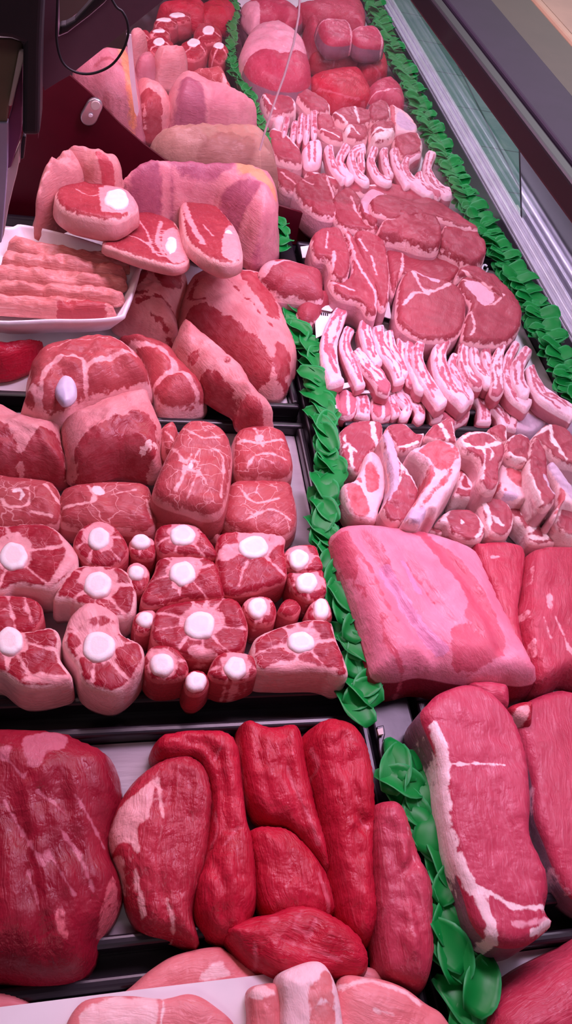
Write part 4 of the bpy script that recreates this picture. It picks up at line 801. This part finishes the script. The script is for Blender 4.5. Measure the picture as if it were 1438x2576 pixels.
near = [
 ('rib', [(868,766),(848,802),(828,860),(832,920),(846,968)], [13,20,22,22,20], .030),
 ('rib', [(880,824),(868,860),(880,900),(896,940),(908,972)], [12,14,15,14,12], .026),
 ('rib', [(932,776),(918,815),(924,852),(936,890),(952,918)], [7,15,16,15,12], .032),
 ('riblean', [(893,880),(920,915),(950,948),(970,987)], [12,18,20,18], .028),
 ('rib', [(950,820),(960,870),(980,900),(997,930),(1006,962)], [14,16,15,14,12], .028),
 ('rib', [(977,832),(987,880),(1007,915),(1017,944)], [11,14,14,12], .026),
 ('riblean', [(1012,842),(1015,885),(1027,925),(1038,968)], [12,14,14,12], .024),
 ('rib', [(1034,846),(1030,895),(1045,940),(1062,984)], [9,12,14,14], .028),
 ('rib', [(1066,840),(1050,890),(1057,930),(1085,977),(1114,1020)], [9,16,16,16,14], .032),
 ('rib', [(1132,838),(1106,880),(1110,930),(1135,980),(1175,1020)], [14,19,19,18,15], .036),
 ('rib', [(1146,890),(1138,920),(1160,965),(1186,1006)], [9,13,14,13], .030),
 ('riblean', [(1170,856),(1166,900),(1178,940),(1208,972)], [12,14,14,12], .030),
 ('rib', [(1190,856),(1194,900),(1213,940),(1234,972)], [12,13,13,12], .032),
 ('rib', [(1218,866),(1226,905),(1238,940),(1242,968)], [12,13,13,12], .030),
 ('riblean', [(1264,864),(1250,910),(1250,950),(1250,994)], [9,16,17,16], .034),
 ('rib', [(1300,862),(1280,900),(1274,940),(1290,990),(1332,1022)], [10,13,13,14,13], .034),
 ('rib', [(1328,878),(1303,920),(1303,960),(1323,996)], [13,18,18,15], .038),
 ('rib', [(1334,920),(1348,965),(1373,1000),(1418,1027),(1446,1044)], [9,15,18,18,16], .034)]
for i, (mt, cl, hw, H) in enumerate(near):
    rib('%s near rib chop from the left in the front row of standing rib chops' % ordn[i], cl, hw, F0+.022+.0012*(i % 3), H, mt, tilt=(.0, .06))
G10 = 'thick ends of the near rib chops'
lowr = [
 ('block', [(826,984),(852,982),(856,1040),(826,1040)]), ('block', [(852,975),(880,985),(900,1002),(890,1042),(852,1042)]),
 ('rib', [(905,992),(916,1020),(912,1050)], 17), ('block', [(935,995),(968,1000),(985,1020),(980,1050),(942,1050)]),
 ('rib', [(980,995),(990,1020),(1000,1045)], 12), ('rib', [(990,978),(1012,1005),(1026,1026),(1012,1050)], 12),
 ('rib', [(1010,962),(1030,992),(1057,1028),(1054,1056)], 13), ('rib', [(1062,990),(1088,1020),(1102,1056)], 14),
 ('block', [(1110,1022),(1150,1024),(1182,1030),(1174,1056),(1136,1072),(1110,1056)]), ('rib', [(1203,995),(1218,1022),(1218,1064)], 16),
 ('rib', [(1238,1012),(1263,1043),(1274,1078)], 16), ('rib', [(1263,1003),(1294,1040),(1284,1080)], 13),
 ('lilac', [(1293,988),(1332,1014),(1378,1042),(1370,1066),(1335,1092),(1292,1076),(1300,1040)]), ('lilac', [(1378,1025),(1420,1036),(1446,1046),(1470,1070),(1420,1092),(1385,1075),(1372,1050)])]
for i, it in enumerate(lowr):
    lb = '%s thick rib chop end from the left, facing the loin chops' % ordn[i]
    if it[0] == 'rib': rib(lb, it[1], it[2], F0, .026, 'rib', G=G10)
    else:
        x = np.mean([p[0] for p in it[1]]); y0 = min(p[1] for p in it[1]); y1 = max(p[1] for p in it[1])
        meat('rib_chop', lb, 'lamb', it[1], 'riblean' if it[0] == 'block' else 'chopfat', F0, .026, group=G10, seams=[([(x-4, y0), (x+2, y1)], 6)] if it[0] == 'block' else [([it[1][0], it[1][2]], 6)], auxp=[] if it[0] == 'block' else [[it[1][k] for k in (3, 4, 5, 6)]] if len(it[1]) > 6 else [], e=.7, R=.008, lo=.85, hi=.88)

# ------------------------------------------------------------------ leg steaks, near
G11 = 'near leg steaks'
def stk(label, ol, H=.03, zb=F0, mat='leg', G=G11, **k): return meat('leg_steak', label, 'lamb', ol, mat, zb, H, group=G, **dict(dict(e=.8, R=.007, lo=.9, hi=.92, rough=.04, bulge=.04), **k))
stk('long lean lamb chunk overhanging the middle garland', [(650,662),(672,640),(720,638),(782,654),(816,667),(820,705),(822,726),(800,736),(750,726),(700,718),(692,706),(662,682)], .055, .03, seams=[([(690,672),(720,662),(745,660)],5),([(790,648),(812,655)],10)], patches=[[(652,662),(670,645),(690,660),(680,678),(664,680)]], e=.45, R=None)
stk('lean lamb chunk with a ragged red right end, below the overhanging chunk', [(694,712),(750,725),(822,722),(842,742),(858,770),(826,765),(804,790),(790,802),(765,802),(748,782),(742,750)], .045, .016, seams=[([(780,715),(825,712)],6)], patches=[[(820,735),(845,730),(855,760),(838,755)]], e=.45, R=None)
stk('upright leg steak with a white fat stem, centre of the near leg steaks', [(782,600),(795,582),(820,575),(852,576),(868,602),(882,655),(872,702),(850,706),(834,694),(822,655),(792,645)], .06, .03, seams=[([(838,640),(834,680),(822,695)],8),([(822,590),(818,630)],4)])
stk('leaning leg steak edged by a long white fat line', [(858,578),(868,575),(892,602),(915,650),(942,692),(952,742),(946,792),(925,792),(902,762),(850,745),(826,702),(870,705),(884,660)], .055, .026, seams=[([(862,578),(880,620),(892,660),(915,700),(940,745),(944,785)],6),([(830,715),(880,735),(890,740)],6)], auxs=[])
stk('upright leg steak against the white card, right of the long fat line', [(888,590),(930,588),(965,610),(976,652),(981,702),(976,762),(957,776),(936,722),(906,662)], .06, .022, seams=[([(900,610),(920,640)],6),([(930,650),(945,700)],4),([(972,650),(978,700),(974,755)],4)])
stk('dark leg steak at the back, right of the white card', [(968,606),(1000,600),(1060,625),(1132,640),(1160,666),(1152,692),(1122,712),(1060,702),(1012,692),(990,742),(976,702)], .05, .012, seams=[([(1000,610),(1010,660),(1000,720)],6)])
stk('large oval leg steak facing the viewer in the near row', [(996,795),(1000,742),(1008,702),(1032,680),(1082,700),(1132,710),(1166,740),(1173,776),(1162,830),(1122,856),(1062,852),(1012,826)], .05, .022, seams=[([(1035,690),(1070,740),(1130,720)],8),([(1010,775),(1040,745),(1075,745)],7),([(1165,742),(1174,780),(1160,835)],3)], auxs=[([(1040,685),(1095,715)],14)])
stk('leg steak at the right end beside the front garland', [(1172,795),(1182,762),(1152,716),(1182,682),(1242,692),(1290,740),(1313,782),(1306,830),(1270,862),(1212,866),(1166,856),(1162,830)], .055, .016, seams=[([(1150,706),(1200,725),(1262,752)],5),([(1262,752),(1240,770),(1215,775)],5),([(1180,790),(1190,830),(1180,850)],4)], auxp=[[(1165,715),(1225,725),(1240,760),(1215,775),(1190,750)]])
stk('small pale steak edge peeping over the right end steak', [(1146,702),(1160,672),(1216,680),(1270,756),(1240,740),(1180,700)], .064, .012, seams=[([(1160,690),(1230,730)],6)])

# white cards with black ticks, among the chops
def ucard(label, px, z, ticks=None, h=.0012):
    root = empty('white_card', P(*np.mean(np.array(px), 0), z), label, 'card')
    b = MB(); b.prism([P(*p, z) for p in px], (0, 0, h)); b.build('card_sheet', M['paper'], root)
    if ticks:
        b = MB()
        for x0, y0 in ticks:
            b.prism([P(x0, y0, z+h), P(x0+3, y0+.5, z+h), P(x0+2.5, y0+7, z+h), P(x0-.5, y0+6.5, z+h)], (0, 0, .0004))
        b.build('printed_ticks', M['blackmatte'], root)
ucard('white card with a row of black ticks, left of the first near rib chop', [(797,788),(812,784),(834,790),(818,840),(794,852),(792,815)], .045, [(802+k*5, 786+k*.6) for k in range(5)])
ucard('small white card with black ticks above the first near rib chop', [(816,754),(840,750),(842,778),(832,785),(808,780)], .05, [(818+k*5, 755-k*.8) for k in range(4)])
ucard('white card corner right of the upright leg steaks', [(974,738),(984,804),(945,792),(962,775),(972,765)], .04)
ucard('white card strip above the third near rib chop', [(874,812),(900,810),(896,838),(876,836)], .022)
ucard('white card behind the fourth near rib chop', [(936,818),(966,812),(1000,822),(1000,840),(940,838)], .02)
ucard('white curled strip across the first thick rib chop ends', [(830,974),(850,968),(878,963),(884,974),(856,981),(834,985)], .032)
ucard('white curled strip across the middle thick rib chop ends', [(910,985),(940,982),(970,994),(968,1002),(940,990),(908,991)], .032)
ucard('white card corner behind the overhanging lamb chunk', [(755,622),(783,618),(786,648),(760,650)], .03)
tg = empty('tag_clip', P(955, 1850, .02), 'dark tag clip on the white tray corner between the garland pieces', 'clip')
b = MB(); b.prism([P(*p, .022) for p in [(944,1832),(962,1828),(966,1850),(960,1870),(976,1900),(982,1950),(966,1952),(950,1890),(948,1856)]], (0, 0, .004)); b.build('clip_arm', M['black'], tg, bevel=.001)
b = MB(); b.prism([P(*p, .0275) for p in [(946,1838),(960,1834),(962,1850),(950,1852)]], (0, 0, .003)); b.build('clip_plate', M['cream'], tg)
b = MB(); b.tube([P(1219+7*math.cos(t*.7), 676+10*math.sin(t*.7), .03) for t in range(9)], .0018, 6); tag(b.build('steel_ring', M['railbright'], smooth=True), 'small shiny steel ring beside the front garland', 'ring')
# ------------------------------------------------------------------ behind the clear panes, right
GF = 'leg steaks behind the clear pane'
fz = .03
stk('brown oval leg steak nearest the pane, second from the front garland', [(948,592),(956,560),(985,550),(1012,520),(1052,530),(1092,540),(1112,582),(1104,622),(1060,622),(1002,602)], .07, .02, G=GF, seams=[([(950,590),(962,565),(990,558)],5)], e=.7)
stk('brown oval leg steak at the front garland behind the pane', [(1106,585),(1120,560),(1142,550),(1192,580),(1224,622),(1216,652),(1182,667),(1132,640),(1104,625)], .07, .012, G=GF, seams=[([(1100,600),(1120,570),(1130,565)],4)], e=.7)
stk('flat pale steak lying behind the two brown oval steaks', [(930,505),(962,490),(1022,503),(1082,500),(1152,540),(1204,580),(1142,565),(1082,545),(1002,548),(940,535)], .040, .05, G=GF)
stk('grey-lilac folded steak left of the brown oval steaks', [(902,508),(930,480),(978,500),(962,532),(940,572),(908,545)], .06, .02, G=GF, auxp=[[(905,510),(930,485),(968,502),(950,540),(920,545)]])
stk('lean chunk with a thin fat thread, above the dark red panel', [(832,502),(880,475),(918,520),(952,582),(882,577),(848,562)], .06, .012, G=GF, seams=[([(880,500),(900,550),(940,575)],4)])
stk('lean chunk beside the thin white fat line behind the pane', [(742,462),(792,440),(830,450),(848,520),(842,547),(800,542),(752,502)], .06, .012, G=GF, seams=[([(820,450),(832,490),(845,525),(842,545)],5),([(760,460),(785,470)],4)])
stk('small lean chunk against the middle garland, behind the pane', [(688,422),(740,438),(772,462),(762,490),(722,484),(698,462)], .05, .012, G=GF, seams=[([(705,440),(740,470)],5)])
GR = 'far rib chops behind the pane'
far = [([(827,367),(838,414),(868,456)], 10, 'rib'), ([(872,366),(854,407),(882,456)], 11, 'rib'), ([(918,369),(886,387),(896,434),(926,462)], [9,11,11,9], 'rib'), ([(908,378),(910,432)], 9, 'riblean'),
 ([(942,372),(934,407),(954,447),(982,459)], 10, 'rib'), ([(966,374),(971,414),(982,444)], 9, 'rib'), ([(992,374),(1000,420),(1028,468)], 10, 'rib'), ([(1052,380),(1021,407),(1028,447),(1086,489)], 11, 'rib'),
 ([(1086,384),(1075,427),(1095,464),(1132,492)], [12,11,12,12], 'rib'), ([(1052,434),(1067,467),(1109,492)], 9, 'riblean')]
for i, (cl, hw, mt) in enumerate(far):
    rib('%s far rib chop from the left in the row behind the pane' % ordn[i], cl, hw, .022+.001*(i % 3), .032, mt, G=GR)
GRL = 'far rib ends by the garland'
for i, (cl, hw) in enumerate([([(722,297),(713,340)], 7), ([(742,306),(737,350)], 7), ([(759,290),(753,350)], 8), ([(774,292),(770,354)], 8), ([(789,280),(791,344)], 8)]):
    rib('%s short rib end from the left, near the middle garland behind the pane' % ordn[i], cl, hw, .02, .04, 'rib', G=GRL)
GL = 'far chops behind the pane'
def fch(label, ol, mat='chop', H=.03, zb=.008, **k): return meat('loin_chop', label, 'lamb', ol, mat, zb, H, group=GL, **dict(dict(e=.7, R=.009, lo=.88, hi=.9, rough=.05), **k))
fch('striped grey rib block left of the far rib chop row', [(765,362),(808,358),(806,410),(768,414)], 'rib', .04, seams=[([(775,365),(776,410)],5),([(790,362),(790,410)],5)])
fch('pale-edged far chop against the pane seam, left end', [(677,327),(720,340),(753,374),(758,412),(702,402),(680,372)], H=.045, seams=[([(680,330),(720,345),(752,380)],8)], auxs=[])
fch('lean base strip under the far rib chops', [(770,430),(830,445),(900,465),(985,462),(1060,492),(1100,505),(1040,510),(960,492),(880,480),(790,455)], H=.035, seams=[([(790,440),(860,460)],7),([(900,470),(980,470)],8)])
fch('far lamb slice low in the far heap, beside the left rib ends', [(793,290),(833,292),(842,322),(800,330)], H=.04)
fch('far chop with a ragged fat edge under the big far chops', [(798,322),(853,328),(864,355),(828,350)], H=.04, seams=[([(800,325),(850,350)],5)])
fch('far chop with an upturned bone in the middle of the far heap', [(836,282),(880,270),(928,280),(932,308),(880,316),(846,302)], H=.05, seams=[([(840,285),(870,310)],6),([(890,275),(900,310)],5)])
fch('far chop with a red centre spot below the upturned bone chop', [(872,316),(922,318),(924,348),(902,355),(864,338)], H=.05, seams=[([(880,320),(900,345)],4)], patches=[[(864,338),(872,318),(880,322),(876,342)]])
fch('far chop with a bright fat outline on top of the far heap', [(928,264),(970,258),(982,295),(934,306)], H=.055, seams=[([(930,262),(968,258),(980,292)],5)])
fch('translucent pink far chop with a round eye', [(932,315),(987,306),(992,342),(942,358)], H=.055, seams=[([(935,340),(950,330),(965,335),(985,330)],5)], patches=[[(936,345),(985,335),(990,342),(942,357)]])
fch('lilac fat far chop leaning toward the front garland', [(977,266),(1008,276),(1045,312),(1046,338),(994,335),(982,307)], 'chopfat', .05, patches=[[(980,268),(990,275),(992,320),(984,305)]], auxp=[[(1000,285),(1038,318),(1040,332),(1000,325)]])
fch('lean far chop with a white edge beside the front garland', [(992,344),(1050,338),(1062,382),(1016,396),(996,372)], H=.05, seams=[([(1050,340),(1060,360),(1060,382)],9)])
fch('dark far chop with a curved white fat back', [(713,213),(753,216),(822,256),(829,278),(787,282),(743,240)], H=.05, seams=[([(715,213),(755,217),(820,255),(830,275)],7)], auxs=[])
fch('pale-edged far chop between the garland and the dark chop', [(657,230),(703,236),(745,260),(732,282),(677,286)], H=.045, seams=[([(690,236),(735,255),(742,275)],6),([(660,240),(690,280)],5)])
fch('far chop scrap with a white bone tip', [(690,290),(715,286),(712,330),(690,326)], 'chopfat', H=.035)
GB = 'far beef pieces behind the pane'
def fbf(label, ol, mat='rump', H=.05, zb=.008, **k): return meat('beef_piece', label, 'beef', ol, mat, zb, H, group=GB, **dict(dict(e=.6, lo=.7, hi=.85, rough=.04), **k))
fbf('far beef joint with a pale fat top and dark cut front', [(608,112),(624,75),(645,55),(702,50),(762,90),(776,130),(785,188),(762,214),(702,216),(648,198),(620,170),(610,140)], 'rump', .09, patches=[[(602,112),(620,75),(648,56),(700,52),(760,92),(772,125),(735,135),(700,142),(650,130),(606,142)]], e=.6, auxp=[])
fbf('pale far beef piece right of the fat-topped joint', [(772,50),(785,42),(802,48),(812,110),(840,122),(800,130),(782,110)], 'pink', .06)
fbf('round far beef medallion with a white fat ring, left one', [(800,55),(840,50),(878,60),(884,110),(820,112)], 'rump', .045, zb=.062, seams=[([(802,60),(840,52),(876,62),(884,105)],4),([(800,62),(800,85),(822,110)],4)], e=.75, R=.02)
fbf('round far beef medallion with a white fat ring, right one', [(886,75),(930,67),(957,85),(962,122),(912,122),(886,106)], 'rump', .045, zb=.062, seams=[([(888,76),(930,68),(956,86),(962,118)],4)], e=.75, R=.02)
fbf('dark far beef cubes below the left medallion', [(780,138),(820,116),(905,128),(906,158),(842,164)], 'beef', .052, seams=[([(838,120),(842,155)],3)])
fbf('dark far beef block below the right medallion', [(905,132),(960,124),(976,156),(968,187),(922,188),(902,168)], 'beef', .052, seams=[([(920,165),(968,180)],4)])
fbf('flat red far beef slice lying across the middle', [(775,192),(840,165),(902,166),(926,200),(932,242),(862,256),(810,232)], 'beef', .06, seams=[([(800,210),(860,235),(925,235)],3)])
fbf('flat pink far beef slice next to the front garland', [(930,212),(972,190),(1010,215),(1016,266),(972,256),(932,250)], 'rump', .06, seams=[([(935,235),(1005,228)],3)])
fbf('pale far beef piece at the very top beside the middle garland', [(610,5),(700,-10),(762,38),(722,66),(690,40),(640,50)], 'rump', .06, patches=[[(610,5),(645,8),(655,40),(640,50)]])
fbf('broad pinkish far beef piece at the very top by the front garland', [(748,5),(900,-10),(918,70),(882,52),(800,42)], 'pink', .06)
fbf('thin dark far beef edge behind the pale pieces', [(694,28),(745,20),(752,60),(722,66)], 'beef', .05)
# ------------------------------------------------------------------ behind the clear panes, left
GFL = 'far lamb pieces behind the left pane'
def fl(kind, label, ol, mat, H, zb=.006, **k): return meat(kind, label, 'lamb', ol, mat, zb, H, group=GFL, **dict(dict(rough=.05), **k))
fl('lamb_shoulder', 'far lamb piece seen above the metal clip', [(175,192),(240,150),(302,114),(332,130),(352,230),(356,332),(302,302),(230,242)], 'legfat', .11, patches=[[(215,195),(260,190),(300,225),(320,270),(285,255),(240,218)]], auxp=[[(300,130),(325,140),(345,230),(330,230),(310,180)]], seams=[([(200,200),(240,225),(300,290)],5),([(240,160),(300,170),(330,200)],7)], groove=.002)
fl('lamb_shoulder', 'long far lamb strip left of the big far shank', [(338,212),(380,225),(424,262),(434,312),(400,335),(352,332),(340,270)], 'lambfat', .085, patches=[[(350,230),(400,250),(420,290),(380,280)]], seams=[([(345,250),(400,300)],4)])
fl('lamb_shank', 'big far lamb shank with a pale translucent collar', [(423,218),(450,200),(492,205),(532,235),(582,270),(645,322),(602,334),(482,328),(440,312),(420,262)], 'purple', .105, .012, patches=[[(450,215),(490,215),(540,260),(560,280),(470,285),(445,260)]], seams=[([(430,225),(440,290),(480,325)],10)], auxp=[[(430,290),(520,300),(620,322),(600,334),(480,328),(442,312)]])
fl('lamb_shoulder', 'far lamb chunk with a pale outer edge, beside the middle garland', [(468,188),(520,183),(562,190),(576,235),(582,272),(532,240),(492,206)], 'neck', .07, seams=[([(562,195),(572,240),(580,268)],9)])
fl('lamb_shoulder', 'small far lamb chunk with a folded pale skin', [(385,142),(410,135),(456,150),(472,176),(462,202),(406,206),(390,182)], 'lambfat', .085, patches=[[(390,150),(440,150),(460,165),(420,180),(400,200)]])
fl('lamb_shoulder', 'far pale lamb chunk behind the white glint', [(320,112),(350,96),(372,130),(346,162),(324,152)], 'lambfat', .085)
fl('lamb_shoulder', 'far lamb chunk in front of the small folded one', [(340,172),(380,142),(394,186),(380,212),(346,205)], 'legfat', .07)
fl('lamb_joint', 'lamb leg with tan pane haze in its colour, lying along the dark red panel', [(372,352),(420,335),(472,330),(602,334),(662,350),(692,392),(696,450),(690,490),(602,502),(480,470),(420,440),(380,400)], 'tan', .12, .004, auxp=[[(500,370),(560,350),(640,370),(600,410),(520,400)]])
GFO = 'far oxtail slices'
def fo(label, c, rx, ry, b, H=.05):
    ol = ell(c[0], c[1], rx, ry, 9, .12)
    return meat('oxtail_slice', label, 'oxtail', ol, 'oxtail', .006, H, group=GFO, parts=[bone(b[0], b[1], b[2], b[3])], e=.86, R=.01, lo=.93, hi=.95, rough=.03, seams=[([(b[0], b[1]+b[3]), (c[0]-rx*.7, c[1]+ry*.8)], 3), ([(b[0], b[1]), (c[0]+rx*.8, c[1]+ry*.5)], 3)])
for lb, c, rx, ry, bb in [
 ('far oxtail slice with a large bone at the right, upper row', (522,84), 38, 26, (524,76,16,11)), ('far oxtail slice in the front left of the far oxtail', (402,112), 34, 22, (400,105,15,10)),
 ('far oxtail slice in the front centre of the far oxtail', (487,122), 36, 26, (487,107,17,10)), ('far oxtail slice against the middle garland', (552,130), 22, 22, (550,115,14,8)),
 ('far oxtail slice at the left end near the beam', (352,90), 26, 16, (349,83,14,7)), ('far oxtail slice in the second row left', (402,82), 30, 14, (400,78,16,5)),
 ('far oxtail slice in the third row', (415,56), 32, 13, (412,50,20,5)), ('far oxtail slice in the back row', (450,42), 34, 13, (446,38,20,6))]:
    fo(lb, c, rx, ry, bb)
fbf('far red beef piece at the very top behind the far oxtail', [(400,8),(480,-5),(520,12),(510,45),(470,40),(430,30)], 'beef', .06)
fbf('far red beef piece at the very top left of the middle garland', [(505,8),(560,-5),(592,15),(580,50),(540,46),(512,40)], 'beef', .06)
# ------------------------------------------------------------------ green garlands
def garland(label, path, size, stepm, mode, seed, z0=.03, wid=.5):
    rnd = random.Random(seed)
    c = spline([P(p[0], p[1], p[2] if len(p) > 2 else z0) for p in path], False, 10); c = resample(c, stepm, False)
    V = []; F = []; E = []
    nu, nv = 8, 7
    K = len(c)
    for i in range(K):
        t = c[min(i+1, K-1)]-c[max(i-1, 0)]; t = t/np.linalg.norm(t)
        if mode == 'petal':       # overlapping leaves pointing towards the near end
            ang = rnd.uniform(-.22, .22)+(.55 if i % 2 else -.55); L = size*rnd.uniform(.9, 1.15); W = size*rnd.uniform(.50, .64)
            d = np.array([-t[0]*math.cos(ang)+t[1]*math.sin(ang), -t[1]*math.cos(ang)-t[0]*math.sin(ang), 0]); rise = rnd.uniform(.10, .38)
        else:                     # ruffle, rounded leaves fanning sideways all round
            ang = (1 if i % 2 else -1)*rnd.uniform(1.15, 1.75); L = size*rnd.uniform(.9, 1.2); W = size*rnd.uniform(.62, .9)
            d = np.array([-t[0]*math.cos(ang)+t[1]*math.sin(ang), -t[1]*math.cos(ang)-t[0]*math.sin(ang), 0]); rise = rnd.uniform(.15, .75)
        d = d/np.linalg.norm(d); s = np.cross([0, 0, 1], d); up = np.array([0, 0, 1])
        root = c[i]-d*L*(.35 if mode == 'petal' else .22)+s*rnd.uniform(-.12, .12)*size
        root[2] = c[i][2]+rnd.uniform(-.004, .004)
        cup = rnd.uniform(.15, .5)*(1 if rnd.random() < .8 else -1); ph = rnd.uniform(0, 6); tw = rnd.uniform(-.5, .5)
        n0 = len(V)
        for a in range(nu+1):
            u = a/nu
            wdt = W*.5*(math.sin(math.pi*(.14+.80*u**.85))**.75) if mode == 'petal' else W*.5*max(.04, 1-abs(2*u-1)**3.2)**.5
            for b in range(nv+1):
                w = b/nv*2-1
                x = u*L; y = w*wdt
                z = L*(rise*u-.55*u*u*(.7 if mode == 'petal' else .55))+cup*abs(w)**2*wdt*.9+tw*w*wdt*u+size*.035*math.sin(9*u+ph+3*w)*abs(w)
                p = root+d*x+s*y+up*z
                if p[2] < .004: p[2] = .004+.1*rnd.random()*.01
                V.append(p); E.append(min((1-abs(w))*wdt, (1-u)*L*.9+.0002))
        for a in range(nu):
            for b in range(nv):
                q0 = n0+a*(nv+1)+b; F.append((q0, q0+1, q0+nv+2, q0+nv+1))
    o0 = c.mean(0); o0[2] = .0
    root = empty('garnish_garland', o0, label, 'garland', 'green plastic garlands dividing the trays')
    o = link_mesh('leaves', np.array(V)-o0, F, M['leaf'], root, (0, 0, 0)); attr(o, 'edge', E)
    so = o.modifiers.new('thickness', 'SOLIDIFY'); so.thickness = .0007
    b = MB(); b.tube([p-[0, 0, .004] for p in c], .005, 8); b.build('stem', M['leaf'], root)
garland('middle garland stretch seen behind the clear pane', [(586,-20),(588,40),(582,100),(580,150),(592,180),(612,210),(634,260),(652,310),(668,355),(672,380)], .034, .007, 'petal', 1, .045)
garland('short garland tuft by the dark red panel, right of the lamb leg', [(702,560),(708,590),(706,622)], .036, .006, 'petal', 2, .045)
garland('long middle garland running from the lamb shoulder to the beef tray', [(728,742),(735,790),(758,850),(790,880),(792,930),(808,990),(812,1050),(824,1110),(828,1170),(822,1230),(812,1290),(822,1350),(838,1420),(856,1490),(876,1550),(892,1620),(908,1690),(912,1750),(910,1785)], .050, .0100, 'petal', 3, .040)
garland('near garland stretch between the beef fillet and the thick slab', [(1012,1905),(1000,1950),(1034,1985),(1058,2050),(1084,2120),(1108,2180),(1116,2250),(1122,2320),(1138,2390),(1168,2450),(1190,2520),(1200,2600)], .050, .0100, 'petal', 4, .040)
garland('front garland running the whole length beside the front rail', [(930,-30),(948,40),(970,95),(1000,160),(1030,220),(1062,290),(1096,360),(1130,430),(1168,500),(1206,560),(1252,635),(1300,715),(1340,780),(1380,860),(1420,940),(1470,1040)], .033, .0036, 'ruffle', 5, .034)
# ------------------------------------------------------------------ light
def area(name, loc, tgt, sx, sy, power, col):
    l = bpy.data.lights.new(name, 'AREA'); l.shape = 'RECTANGLE'; l.size = sx; l.size_y = sy; l.energy = power; l.color = col
    o = bpy.data.objects.new(name, l); COL.objects.link(o); o.location = loc
    d = Vector(tgt)-Vector(loc); o.rotation_euler = d.to_track_quat('-Z', 'Y').to_euler(); return o
area('meat_lamp', (.16, 1.22, 1.15), (.32, 1.02, 0), .08, 1.5, 22, (1.0, .61, .87))
area('meat_lamp', (.55, .75, 1.0), (.48, .80, 0), .2, .5, 6.5, (.88, .58, 1.0))
area('meat_lamp', (-.42, 1.0, .85), (.1, .8, 0), .15, .8, 2.4, (1.0, .60, .62))
area('canopy_tube', (.60, 1.35, .333), (.60, 1.35, 0), .03, 2.3, 4.2, (.90, .72, 1.0))
area('fill_light', (-.3, -1.1, 1.9), (.1, .9, .2), .8, .4, 5, (1.0, .80, .84))  # added fill lamp behind the camera, brightens faces turned towards it
area('tile_fill', (2.4, 3.6, 2.2), (1.8, 3.4, -.85), 1.2, 2.5, 60, (.95, 1.0, 1.0))  # added unseen lamp that brightens the floor tiles and rail
w = bpy.data.worlds.new('world'); SC.world = w; w.use_nodes = True
w.node_tree.nodes['Background'].inputs[0].default_value = (.30, .18, .24, 1); w.node_tree.nodes['Background'].inputs[1].default_value = .22
SC.view_settings.view_transform = 'Standard'; SC.view_settings.look = 'None'; SC.view_settings.gamma = 1; SC.view_settings.use_curve_mapping = False
SC.view_settings.exposure = 0.0
